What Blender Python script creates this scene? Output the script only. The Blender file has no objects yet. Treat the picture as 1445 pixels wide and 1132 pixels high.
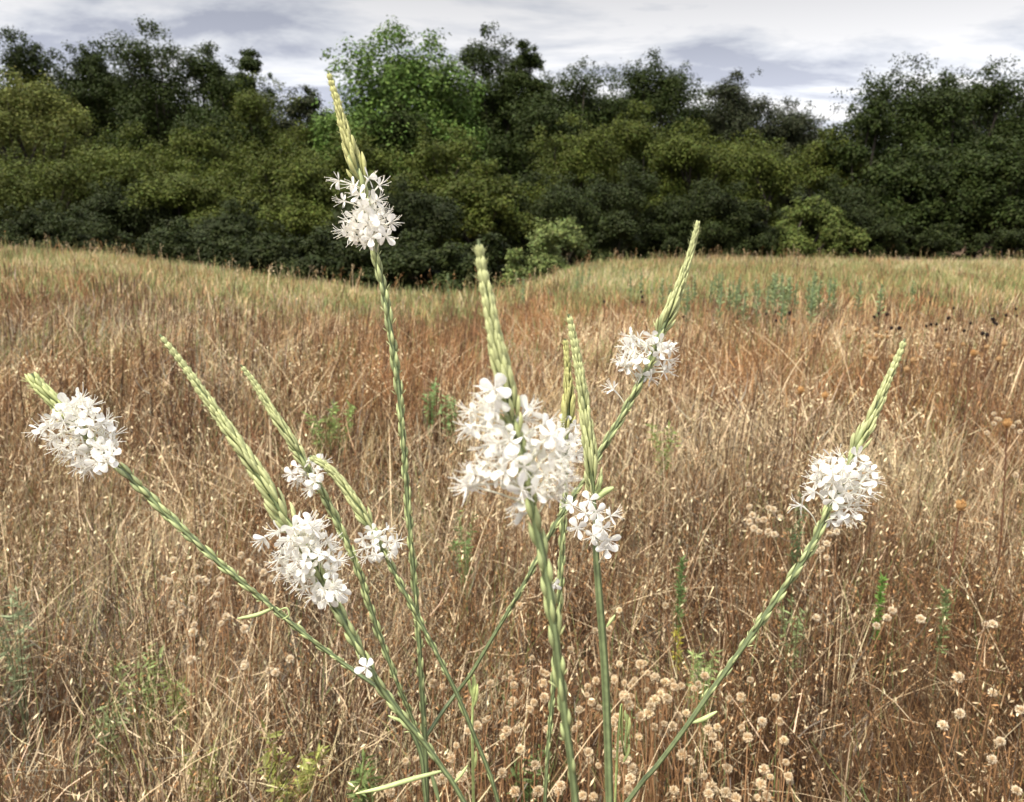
import bpy, math, random
import numpy as np
from mathutils import Vector

rng = np.random.default_rng(7)
random.seed(7)
sc = bpy.context.scene
col = sc.collection

# ------------------------------------------------------------------ camera model
F, CX, CY, H = 1134.0, 722.5, 566.0, 1.2
TP = (566.0 - 310.0) / F
PIT = math.atan(TP)
CP, SP = math.cos(PIT), math.sin(PIT)
FW = np.array([0, CP, -SP]); UP = np.array([0, SP, CP]); RT = np.array([1.0, 0, 0])
CAM = np.array([0, 0, H])


def ray(px, py):
    return FW + (px - CX) / F * RT - (py - CY) / F * UP


def P(px, py, d):
    return CAM + d * ray(px, py)


# ------------------------------------------------------------------ mesh helpers
class MB:
    def __init__(self):
        self.V, self.Fq, self.C, self.n = [], [], [], 0

    def add(self, V, Fq, C):
        V = np.asarray(V, float).reshape(-1, 3)
        C = np.asarray(C, float)
        if C.ndim == 1:
            C = np.broadcast_to(C, V.shape)
        self.V.append(V); self.C.append(C)
        self.Fq.append(np.asarray(Fq, int) + self.n)
        self.n += len(V)

    def mesh(self, name, mat, smooth=True, origin=None):
        V = np.concatenate(self.V); Fq = np.concatenate(self.Fq); C = np.concatenate(self.C)
        if origin is not None:
            V = V - np.asarray(origin)
        me = bpy.data.meshes.new(name)
        me.vertices.add(len(V)); me.vertices.foreach_set('co', V.astype(np.float32).ravel())
        m, k = Fq.shape
        me.loops.add(m * k); me.loops.foreach_set('vertex_index', Fq.astype(np.int32).ravel())
        me.polygons.add(m)
        me.polygons.foreach_set('loop_start', (np.arange(m) * k).astype(np.int32))
        me.polygons.foreach_set('use_smooth', np.full(m, smooth))
        me.update(calc_edges=True)
        a = me.color_attributes.new('tint', 'FLOAT_COLOR', 'POINT')
        a.data.foreach_set('color', np.c_[C, np.ones(len(C))].astype(np.float32).ravel())
        if mat:
            me.materials.append(mat)
        return me

    def build(self, name, mat, parent=None, origin=None, smooth=True):
        o = bpy.data.objects.new(name, self.mesh(name, mat, smooth, origin))
        col.objects.link(o)
        if parent is not None:
            o.parent = parent
        elif origin is not None:
            o.location = origin
        return o


def tag(o, label=None, cat=None, group=None, kind=None):
    for k, v in (('label', label), ('category', cat), ('group', group), ('kind', kind)):
        if v:
            o[k] = v
    return o


def empty(name, loc):
    o = bpy.data.objects.new(name, None)
    o.empty_display_size = .05
    o.location = loc
    col.objects.link(o)
    return o


def norm(v):
    v = np.asarray(v, float)
    return v / (np.linalg.norm(v, axis=-1, keepdims=True) + 1e-12)


def frames(pts):
    t = norm(np.gradient(pts, axis=0))
    ref = np.array([0.31, -0.84, 0.43])
    a = norm(np.cross(t, ref)); b = np.cross(t, a)
    return t, a, b


def tube(pts, rad, k=6):
    pts = np.asarray(pts, float); n = len(pts)
    rad = np.broadcast_to(np.asarray(rad, float), (n,))
    t, a, b = frames(pts)
    ang = np.arange(k) / k * 2 * np.pi
    V = pts[:, None, :] + rad[:, None, None] * (np.cos(ang)[None, :, None] * a[:, None, :] + np.sin(ang)[None, :, None] * b[:, None, :])
    i = np.arange(n - 1)[:, None] * k; j = np.arange(k)[None, :]; j2 = (j + 1) % k
    Fq = np.stack([i + j, i + j2, i + k + j2, i + k + j], -1).reshape(-1, 4)
    return V.reshape(-1, 3), Fq


def spline(pts, n):
    pts = np.asarray(pts, float)
    p = np.vstack([2 * pts[0] - pts[1], pts, 2 * pts[-1] - pts[-2]])
    m = len(pts) - 1
    u = np.linspace(0, m, max(n * 3, 30)); i = np.minimum(u.astype(int), m - 1); f = (u - i)[:, None]
    p0, p1, p2, p3 = p[i], p[i + 1], p[i + 2], p[i + 3]
    q = .5 * (2 * p1 + (p2 - p0) * f + (2 * p0 - 5 * p1 + 4 * p2 - p3) * f ** 2 + (3 * p1 - p0 - 3 * p2 + p3) * f ** 3)
    s = np.r_[0, np.cumsum(np.linalg.norm(np.diff(q[:, :3], axis=0), axis=1))]
    ss = np.linspace(0, s[-1], n)
    return np.stack([np.interp(ss, s, q[:, c]) for c in range(q.shape[1])], 1)


def vnoise(x, y, scale, seed):
    x = np.asarray(x) / scale; y = np.asarray(y) / scale
    xi = np.floor(x).astype(np.int64); yi = np.floor(y).astype(np.int64)
    fx = x - xi; fy = y - yi
    fx = fx * fx * (3 - 2 * fx); fy = fy * fy * (3 - 2 * fy)

    def h(a, b):
        v = (a * 374761393 + b * 668265263 + seed * 144665) & 0x7fffffff
        v = ((v ^ (v >> 13)) * 1274126177) & 0x7fffffff
        return ((v ^ (v >> 16)) & 0xffff) / 65535.
    return (h(xi, yi) * (1 - fx) + h(xi + 1, yi) * fx) * (1 - fy) + (h(xi, yi + 1) * (1 - fx) + h(xi + 1, yi + 1) * fx) * fy


def sstep(a, b, x):
    t = np.clip((x - a) / (b - a), 0, 1)
    return t * t * (3 - 2 * t)


# ------------------------------------------------------------------ terrain
PXR = np.array([-500, 0, 150, 300, 400, 500, 560, 640, 715, 760, 800, 850, 1000, 1445, 1900.])
YR = np.array([336, 340, 350, 368, 384, 397, 403, 404, 402, 388, 372, 363, 358, 363, 366.])
DR = np.array([20, 20, 19, 17, 15.5, 14.5, 14, 14, 14.5, 17, 20, 23, 26, 26, 26.])
ZR = []
for a, b, c in zip(PXR, YR, DR):
    r = ray(a, b)
    ZR.append(H + c / r[1] * r[2] - .34)
ZR = np.array(ZR)


def ridge(x, y):
    a = np.clip(np.asarray(x) / np.maximum(y, .5), -1.3, 1.3)
    px = CX + F * a * CP
    return px, np.interp(px, PXR, DR), np.interp(px, PXR, ZR)


def terrain(x, y):
    x = np.asarray(x, float); y = np.asarray(y, float)
    px, D, zr = ridge(x, y)
    s = y / D
    z = zr * sstep(.15, 1, s)
    zb = np.minimum(zr - 1.1, -1.3)
    z = z + (zb - zr) * sstep(1.0, 1.45, s)
    z = z + (vnoise(x, y, 1.7, 3) - .5) * .10 * sstep(1, 3, y) * (1 - sstep(.8, 1, s)) + (vnoise(x, y, .6, 4) - .5) * .04
    return z


def hit(px, py, h=0.0):
    """ground point whose top at height h shows at the pixel"""
    r = ray(px, py)
    lo = .4
    t = lo
    while t < 60:
        p = CAM + r * t
        if p[2] <= terrain(p[0], p[1]) + h:
            break
        t += .01 + t * .004
    p = CAM + r * t
    return np.array([p[0], p[1], float(terrain(p[0], p[1]))])


# ------------------------------------------------------------------ materials
def new_mat(name):
    m = bpy.data.materials.new(name); m.use_nodes = True
    nt = m.node_tree; nt.nodes.clear()
    out = nt.nodes.new('ShaderNodeOutputMaterial')
    return m, nt, out


def tint_mat(name, rough=.6, trans=0.0, spec=.3, noise=0.0, nscale=40, sss=0.0):
    m, nt, out = new_mat(name)
    N, L = nt.nodes, nt.links
    a = N.new('ShaderNodeVertexColor'); a.layer_name = 'tint'
    csock = a.outputs['Color']
    if noise:
        tc = N.new('ShaderNodeTexCoord'); nz = N.new('ShaderNodeTexNoise'); nz.inputs['Scale'].default_value = nscale
        L.new(tc.outputs['Object'], nz.inputs['Vector'])
        mr = N.new('ShaderNodeMapRange'); mr.inputs[1].default_value = .3; mr.inputs[2].default_value = .7
        mr.inputs[3].default_value = 1 - noise; mr.inputs[4].default_value = 1 + noise
        L.new(nz.outputs['Fac'], mr.inputs[0])
        mx = N.new('ShaderNodeVectorMath'); mx.operation = 'SCALE'
        L.new(csock, mx.inputs[0]); L.new(mr.outputs[0], mx.inputs['Scale'])
        csock = mx.outputs[0]
    b = N.new('ShaderNodeBsdfPrincipled')
    b.inputs['Roughness'].default_value = rough
    b.inputs['Specular IOR Level'].default_value = spec
    if sss:
        b.inputs['Subsurface Weight'].default_value = sss
        b.inputs['Subsurface Radius'].default_value = (.002, .002, .001)
        b.inputs['Subsurface Scale'].default_value = 1
    L.new(csock, b.inputs['Base Color'])
    s = b.outputs[0]
    if trans:
        t = N.new('ShaderNodeBsdfTranslucent'); L.new(csock, t.inputs['Color'])
        mix = N.new('ShaderNodeMixShader'); mix.inputs[0].default_value = trans
        L.new(s, mix.inputs[1]); L.new(t.outputs[0], mix.inputs[2]); s = mix.outputs[0]
    L.new(s, out.inputs['Surface'])
    return m


M_GRASS = tint_mat('dry_grass_blade', .7, .10, .15)
M_GREEN = tint_mat('green_blade', .6, .3, .25)
M_LEAF = tint_mat('tree_leaf', .65, .15, .15)
M_BARK = tint_mat('bark', .9, 0, .1, .3, 6)
M_STEM = tint_mat('green_stem', .5, 0, .35, .18, 260)
M_BUD = tint_mat('bud', .55, .12, .3, .12, 320)
M_PETAL = tint_mat('petal', .5, .32, .2)
M_FLUFF = tint_mat('seed_fluff', .8, .3, .1)
M_DARK = tint_mat('dark_seed_cone', .8, 0, .2)


def ground_mat():
    m, nt, out = new_mat('soil_and_thatch')
    N, L = nt.nodes, nt.links
    tc = N.new('ShaderNodeTexCoord')
    n1 = N.new('ShaderNodeTexNoise'); n1.inputs['Scale'].default_value = 1.3; n1.inputs['Detail'].default_value = 8
    n2 = N.new('ShaderNodeTexNoise'); n2.inputs['Scale'].default_value = 28; n2.inputs['Detail'].default_value = 6
    for n in (n1, n2):
        L.new(tc.outputs['Object'], n.inputs['Vector'])
    mx = N.new('ShaderNodeMath'); mx.operation = 'ADD'
    L.new(n1.outputs['Fac'], mx.inputs[0]); L.new(n2.outputs['Fac'], mx.inputs[1])
    mh = N.new('ShaderNodeMath'); mh.operation = 'MULTIPLY'; mh.inputs[1].default_value = .5
    L.new(mx.outputs[0], mh.inputs[0])
    r = N.new('ShaderNodeValToRGB')
    r.color_ramp.elements[0].position = .32; r.color_ramp.elements[0].color = (.035, .02, .012, 1)
    r.color_ramp.elements[1].position = .7; r.color_ramp.elements[1].color = (.15, .095, .055, 1)
    L.new(mh.outputs[0], r.inputs[0])
    b = N.new('ShaderNodeBsdfPrincipled'); b.inputs['Roughness'].default_value = .95
    b.inputs['Specular IOR Level'].default_value = .1
    L.new(r.outputs[0], b.inputs['Base Color'])
    bp = N.new('ShaderNodeBump'); bp.inputs['Strength'].default_value = .5; bp.inputs['Distance'].default_value = .03
    L.new(n2.outputs['Fac'], bp.inputs['Height']); L.new(bp.outputs[0], b.inputs['Normal'])
    L.new(b.outputs[0], out.inputs['Surface'])
    return m


# ------------------------------------------------------------------ ground sheet
def make_ground():
    ys = np.r_[-60, -30, -12, np.linspace(-5, 42, 190), 50, 65, 90, 130, 200, 320, 500]
    xs = np.r_[-500, -300, -160, -90, -60, np.linspace(-42, 42, 240), 60, 90, 160, 300, 500]
    X, Y = np.meshgrid(xs, ys)
    Z = terrain(X, Y)
    n, k = X.shape
    i = np.arange(n - 1)[:, None] * k; j = np.arange(k - 1)[None, :]
    Fq = np.stack([i + j, i + j + 1, i + k + j + 1, i + k + j], -1).reshape(-1, 4)
    mb = MB(); mb.add(np.stack([X, Y, Z], -1), Fq, (.2, .13, .08))
    o = mb.build('ground', ground_mat())
    tag(o, 'brown soil and thatch of the sloping meadow', kind='structure')


make_ground()

# ------------------------------------------------------------------ grass
def blades(mb, base, h, w, az, lean, curl, colr, nseg):
    N = len(h)
    t = np.linspace(0, 1, nseg + 1)
    th = lean[:, None] + curl[:, None] * ((t[:-1] + t[1:]) / 2)[None, :]
    st = h[:, None] / nseg
    dh = np.c_[np.zeros(N), np.cumsum(np.sin(th) * st, 1)]
    dz = np.c_[np.zeros(N), np.cumsum(np.cos(th) * st, 1)]
    C = np.stack([base[:, 0:1] + dh * np.cos(az)[:, None], base[:, 1:2] + dh * np.sin(az)[:, None], base[:, 2:3] + dz], -1)
    ph = rng.uniform(-.9, .9, N)
    wd = np.stack([np.cos(ph), np.sin(ph), np.zeros(N)], -1)
    ww = w[:, None] * (1 - .8 * t[None, :] ** 1.5) * .5
    V = np.stack([C - wd[:, None, :] * ww[..., None], C + wd[:, None, :] * ww[..., None]], 2)
    i = (np.arange(N)[:, None] * (nseg + 1) + np.arange(nseg)[None, :]) * 2
    Fq = np.stack([i, i + 1, i + 3, i + 2], -1).reshape(-1, 4)
    mb.add(V.reshape(-1, 3), Fq, np.repeat(colr, (nseg + 1) * 2, 0))
    return C


def slivers(mb, pos, d, ln, wd, colr):
    """small lens-shaped flakes (spikelets, chaff, leaflets)"""
    N = len(pos)
    d = norm(d)
    s = norm(np.cross(d, rng.normal(size=(N, 3))))
    a = pos; b = pos + d * ln[:, None]
    mid = pos + d * ln[:, None] * .45
    V = np.stack([a, mid + s * wd[:, None] * .5, b, mid - s * wd[:, None] * .5], 1)
    Fq = np.arange(N * 4).reshape(N, 4)
    mb.add(V.reshape(-1, 3), Fq, np.repeat(colr, 4, 0))


def scatter(N, y0, y1, power=1.0, margin=1.5, k=.80):
    u = rng.random(N)
    y = (y0 ** power + u * (y1 ** power - y0 ** power)) ** (1 / power)
    x = rng.uniform(-1, 1, N) * (k * y + margin)
    px, D, _ = ridge(x, y)
    ok = y / D < 1.13
    x, y = x[ok], y[ok]
    return np.stack([x, y, terrain(x, y)], -1)


RUST = np.array([.375, .205, .090]); TAN = np.array([.52, .36, .185]); STRAW = np.array([.70, .545, .335])
GREY = np.array([.35, .305, .225]); BROWN = np.array([.13, .072, .040]); OLIVE = np.array([.34, .35, .135]); REDB = np.array([.265, .14, .068])


def pick(base, wts, kinds=False):
    """one hue per blade; the mix drifts over the meadow in patches"""
    N = len(base)
    x, y = base[:, 0], base[:, 1]
    sc_ = np.clip(y * .16, .35, 2.2)
    p1 = vnoise(x + 3, y * .6, 1.1, 11) * .6 + vnoise(x, y * .5, .42, 12) * .3 + vnoise(x, y * .4, 3.5, 13) * .4
    p2 = vnoise(x, y * .6, .8, 21) * .6 + vnoise(x, y * .5, 2.7, 22) * .5
    W = np.tile(np.array([wts[k] for k in ('rust', 'tan', 'straw', 'grey', 'brown', 'redb')], float), (N, 1))
    W[:, 0] *= np.exp(6 * (p1 - .6)); W[:, 5] *= np.exp(4.5 * (p1 - .6))
    W[:, 3] *= np.exp(-6 * (p1 - .6)); W[:, 2] *= np.exp(6 * (p2 - .55)); W[:, 4] *= np.exp(-5 * (p2 - .55))
    W = np.cumsum(W / W.sum(1, keepdims=True), 1)
    idx = (rng.random(N)[:, None] > W).sum(1).clip(0, 5)
    c = np.stack([RUST, TAN, STRAW, GREY, BROWN, REDB])[idx]
    near_tone = np.where(idx == 2, .85, np.clip(.46 + .54 * sstep(1.7, 6.5, y + (vnoise(x, y, 1.4, 14) - .5) * 1.6), 0, 1))   # the rank growth in front is darker, reaching full tone farther back
    c = c * near_tone[:, None] * rng.uniform(.55, 1.35, (N, 1)) * rng.uniform(.94, 1.06, (N, 3))
    return (c.clip(0, .85), idx) if kinds else c.clip(0, .85)


def make_grass():
    mb = MB()
    # near field: fine stems
    def chaff(C, sel, ns, reps, k, big):
        for rep in range(reps):
            f = rng.uniform(.55, 1.0, len(sel)) * ns
            i = np.minimum(f.astype(int), ns - 1); fr = (f - i)[:, None]
            p = C[sel, i] * (1 - fr) + C[sel, i + 1] * fr
            d = rng.normal(size=(len(sel), 3)) * .55 + np.array([0, 0, .5])
            rusty = (vnoise(p[:, 0], p[:, 1], .5, 41) > .5)[:, None]
            cc = np.where(rusty | (rng.random((len(sel), 1)) < .55), RUST * 1.1, STRAW * .95) * rng.uniform(.55, 1.25, (len(sel), 1))
            slivers(mb, p, d, rng.uniform(.006, .015, len(sel)) * k, rng.uniform(.0016, .0038, len(sel)) * k, cc.clip(0, .85))

    # tufts: every tuft is one kind of grass, fanning out from its own root
    for (N, y0, y1, pw, m, rt, hr, wr, ns, wt) in (
        (1900, .55, 3.3, 1.5, 24, .055, (.13, .42), (.0012, .0032), 4, dict(rust=2.4, tan=.6, straw=.5, grey=.5, brown=3.2, redb=2.8)),
        (3800, 3.1, 9, 1.4, 18, .08, (.14, .42), (.0036, .0085), 3, dict(rust=1.1, tan=1.7, straw=.8, grey=1.2, brown=1.4, redb=1.3)),
        (13500, 8.5, 29, 1.3, 10, .14, (.12, .34), (.009, .024), 2, dict(rust=.45, tan=2.5, straw=1.3, grey=.8, brown=.55, redb=.55)),
    ):
        b = scatter(N, y0, y1, pw); n = len(b)
        c, ty = pick(b, wt, True)
        c = np.repeat(c, m, 0) * rng.uniform(.72, 1.3, (n * m, 1)); T = np.repeat(ty, m)
        off = rng.normal(size=(n * m, 2)) * rt * np.repeat(rng.uniform(.6, 1.6, n), m)[:, None]
        bb = np.repeat(b, m, 0); bb[:, :2] += off * .5
        hh = np.repeat(rng.uniform(*hr, n), m) * rng.uniform(.6, 1.12, n * m)
        hh = hh * np.where(T == 3, .72, 1) * np.where((T == 4) | (T == 5), 1.12, 1)
        az = np.arctan2(off[:, 1], off[:, 0]) + rng.normal(0, .4, n * m)
        wind = np.repeat(rng.normal(.2, .9, n), m)
        az = np.where(rng.random(n * m) < .35, wind, az)
        lean = np.clip(np.linalg.norm(off, axis=1) / rt * .27 + rng.normal(0, .12, n * m), 0, 1.1) + .02
        lean = lean * np.where((T == 4), .45, 1) + np.where(T == 3, .18, 0)
        curl = np.where(T == 3, rng.normal(1.1, .4, n * m), np.where(T == 4, rng.normal(.05, .12, n * m), rng.normal(.35, .35, n * m)))
        C = blades(mb, bb, hh, rng.uniform(*wr, n * m), az, lean, curl, c.clip(0, .85), ns)
        if y0 < 8:
            sel = np.where(rng.random(n * m) < np.where((T == 0) | (T == 5), .55, np.where(T == 3, 0, .2)))[0]
            chaff(C, sel, ns, 8 if y0 < 1 else 3, 1.0 if y0 < 1 else 1.35, 0)
    # loose stems between the tufts
    for (N, y0, y1, pw, hr, wr, ns, wt) in (
        (6000, .55, 3.2, 1.6, (.2, .46), (.0012, .0028), 4, dict(rust=1.6, tan=.7, straw=.6, grey=.7, brown=1.8, redb=1.6)),
        (8000, .55, 3.2, 1.6, (.06, .24), (.0022, .005), 3, dict(rust=1.7, tan=.8, straw=.7, grey=.9, brown=1.6, redb=1.4)),
        (15000, 3.0, 8.5, 1.4, (.2, .46), (.003, .007), 3, dict(rust=1.0, tan=1.6, straw=1.0, grey=.9, brown=.7, redb=.7)),
        (72000, 8.0, 29, 1.3, (.14, .34), (.007, .016), 2, dict(rust=.5, tan=2.4, straw=1.1, grey=.8, brown=.45, redb=.6)),
    ):
        b = scatter(N, y0, y1, pw); n = len(b)
        h = rng.uniform(*hr, n) * (.75 + .5 * vnoise(b[:, 0], b[:, 1], .9, 31))
        w = rng.uniform(*wr, n)
        lean = np.abs(rng.normal(0, .3, n)) + .03; curl = rng.normal(.25, .45, n)
        flop = rng.random(n) < (.5 if hr[0] < .1 else .3)
        lean = np.where(flop, rng.uniform(.6, 1.35, n), lean)
        az = rng.uniform(0, 2 * np.pi, n)
        c = pick(b, wt)
        C = blades(mb, b, h, w, az, lean, curl, c, ns)
        if y0 < 8:
            sel = np.where(rng.random(n) < .28)[0]
            chaff(C, sel, ns, 5 if y0 < 1 else 3, 1.0 if y0 < 1 else 1.3, 0)
    # broken, tangled thatch hanging between the stems
    for (N, y0, y1, lr, wr, zm) in ((44000, .6, 3.3, (.03, .13), (.0012, .003), .30), (35000, 3.2, 9, (.06, .2), (.003, .007), .30)):
        b = scatter(N, y0, y1, 1.5); n = len(b)
        b[:, 2] += rng.random(n) ** 1.3 * zm
        c = pick(b, dict(rust=2.6, tan=1.0, straw=.6, grey=.7, brown=1.6, redb=2.0))
        blades(mb, b, rng.uniform(*lr, n), rng.uniform(*wr, n), rng.uniform(0, 6.28, n), rng.uniform(.5, 1.9, n), rng.normal(0, .8, n), c, 3)
    # long bowed straws, lying across the sward
    b = scatter(2400, .7, 8, 1.5); n = len(b)
    blades(mb, b, rng.uniform(.4, .75, n), rng.uniform(.0018, .0034, n) * np.clip(b[:, 1] / 2.2, .8, 2), rng.uniform(0, 2 * np.pi, n), rng.uniform(.35, 1.0, n), rng.uniform(.4, 1.1, n),
           STRAW * rng.uniform(.75, 1.15, (n, 1)), 7)
    # oat-like cream spikelets in loose drifts
    b = scatter(32000, .8, 7, 1.3); n = len(b)
    k = vnoise(b[:, 0], b[:, 1], .55, 51) * .7 + vnoise(b[:, 0], b[:, 1], 2.1, 52) * .5 > .68
    b = b[k]; n = len(b)
    b[:, 2] += rng.uniform(.16, .42, n)
    s = np.clip(b[:, 1] / 2, .8, 1.45)
    slivers(mb, b, rng.normal(size=(n, 3)) * .5 + np.array([.1, 0, .8]), rng.uniform(.010, .022, n) * s, rng.uniform(.0026, .0052, n) * s, (STRAW * 1.2 * rng.uniform(.75, 1.2, (n, 1))).clip(0, .85))
    tag(mb.build('dry_grass', M_GRASS, smooth=False), 'dry tan and rust coloured meadow grass', kind='stuff')

    # taller ragged stems along the far edge
    mb = MB()
    b = scatter(6000, 10, 29, 1.2); px, D, _ = ridge(b[:, 0], b[:, 1]); q = b[:, 1] / D
    b = b[(q > .8) & (rng.random(len(b)) < .25 + .75 * (vnoise(b[:, 0], b[:, 1], 1.6, 77) > .55))]; n = len(b)
    c = np.stack([STRAW, TAN, RUST, OLIVE, OLIVE * .7])[rng.integers(0, 5, n)] * rng.uniform(.6, 1.15, (n, 1))
    C = blades(mb, b, rng.uniform(.3, .62, n), rng.uniform(.008, .016, n), rng.uniform(0, 6.28, n), np.abs(rng.normal(0, .2, n)), rng.normal(.2, .3, n), c, 3)
    for k in range(4):
        slivers(mb, C[:, 3] - np.array([0, 0, .04 * k]) + rng.normal(0, .015, (n, 3)), rng.normal(size=(n, 3)) * .5 + np.array([0, 0, .8]), rng.uniform(.03, .08, n), rng.uniform(.008, .016, n), c)
    tag(mb.build('edge_weeds', M_GRASS, smooth=False), 'taller ragged grass and weeds along the far meadow edge', kind='stuff')

    # dark upright weed stalks
    mb = MB()
    b = scatter(7000, .8, 9, 1.45)
    k = vnoise(b[:, 0], b[:, 1], .8, 61) + .25 * (b[:, 0] < 0) > .5
    b = b[k]; n = len(b)
    blades(mb, b, rng.uniform(.32, .58, n), rng.uniform(.0026, .0048, n) * np.clip(b[:, 1] / 2.5, .8, 2.2), rng.normal(.2, .5, n), np.abs(rng.normal(.1, .1, n)), rng.normal(.05, .12, n),
           (BROWN * .75) * rng.uniform(.6, 1.5, (n, 1)), 4)
    tag(mb.build('weed_stalks', M_GRASS, smooth=False), 'thin dark brown upright stalks of dead weeds', kind='stuff')

    # green grass
    mb = MB()
    for (N, y0, y1, wr, ns) in ((16000, .7, 7, (.0016, .003), 4), (132000, 6, 29, (.007, .016), 2)):
        b = scatter(N, y0, y1, 1.35)
        px, D, _ = ridge(b[:, 0], b[:, 1]); s = b[:, 1] / D
        f = .9 * vnoise(b[:, 0], b[:, 1] * .6, 1.3, 71) * vnoise(b[:, 0], b[:, 1], .37, 72)
        g = np.where(f > .27, .9, .10)
        g = np.maximum(g, sstep(.40, .9, s) * (px < 680) * .9)
        g = np.maximum(g, sstep(.38, .55, s) * (1 - sstep(.9, 1., s)) * (px > 780) * .95)
        g = np.maximum(g, sstep(.8, 1., s) * (px > 690) * (px < 900) * .8)
        b = b[rng.random(len(b)) < g]; n = len(b)
        c = np.where((rng.random(n) < .5)[:, None], OLIVE, np.array([.23, .31, .11]))
        blades(mb, b, rng.uniform(.14, .36, n), rng.uniform(*wr, n), rng.uniform(0, 6.28, n), np.abs(rng.normal(0, .35, n)), rng.normal(.25, .3, n), c * rng.uniform(.7, 1.3, (n, 1)), ns)
    tag(mb.build('green_grass', M_GREEN, smooth=False), 'olive green grass growing through the dry meadow', kind='stuff')


make_grass()

# ------------------------------------------------------------------ trees
def leaves(mb, pos, nrm, size, colr, aspect=.55):
    N = len(pos)
    r = norm(rng.normal(size=(N, 3)))
    u = norm(np.cross(nrm, r)); v = np.cross(norm(nrm), u)
    L = (size * .5)[:, None]; W = L * aspect
    V = np.stack([pos - u * L, pos - v * W + u * L * .1, pos + u * L, pos + v * W + u * L * .1], 1)
    mb.add(V.reshape(-1, 3), np.arange(N * 4).reshape(N, 4), np.repeat(colr, 4, 0))


KIND = dict(
    oak=dict(c=(.030, .043, .0080), leaf=.14, low=.05, tuft=30, var=.25),
    mesquite=dict(c=(.070, .086, .0140), leaf=.11, low=.02, tuft=14, var=.32),
    yellow=dict(c=(.125, .138, .032), leaf=.12, low=.06, tuft=12, var=.30),
    lime=dict(c=(.092, .115, .026), leaf=.10, low=.0, tuft=14, var=.28),
    ash=dict(c=(.088, .142, .028), leaf=.19, low=.10, tuft=60, var=.25),
    greyish=dict(c=(.042, .049, .022), leaf=.12, low=.05, tuft=20, var=.25),
    shrub=dict(c=(.026, .035, .0078), leaf=.09, low=.0, tuft=12, var=.30),  # leaf colour darkened to stand in for canopy shade low in the wood
    paleshrub=dict(c=(.15, .185, .058), leaf=.085, low=.0, tuft=16, var=.25),
)


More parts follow.
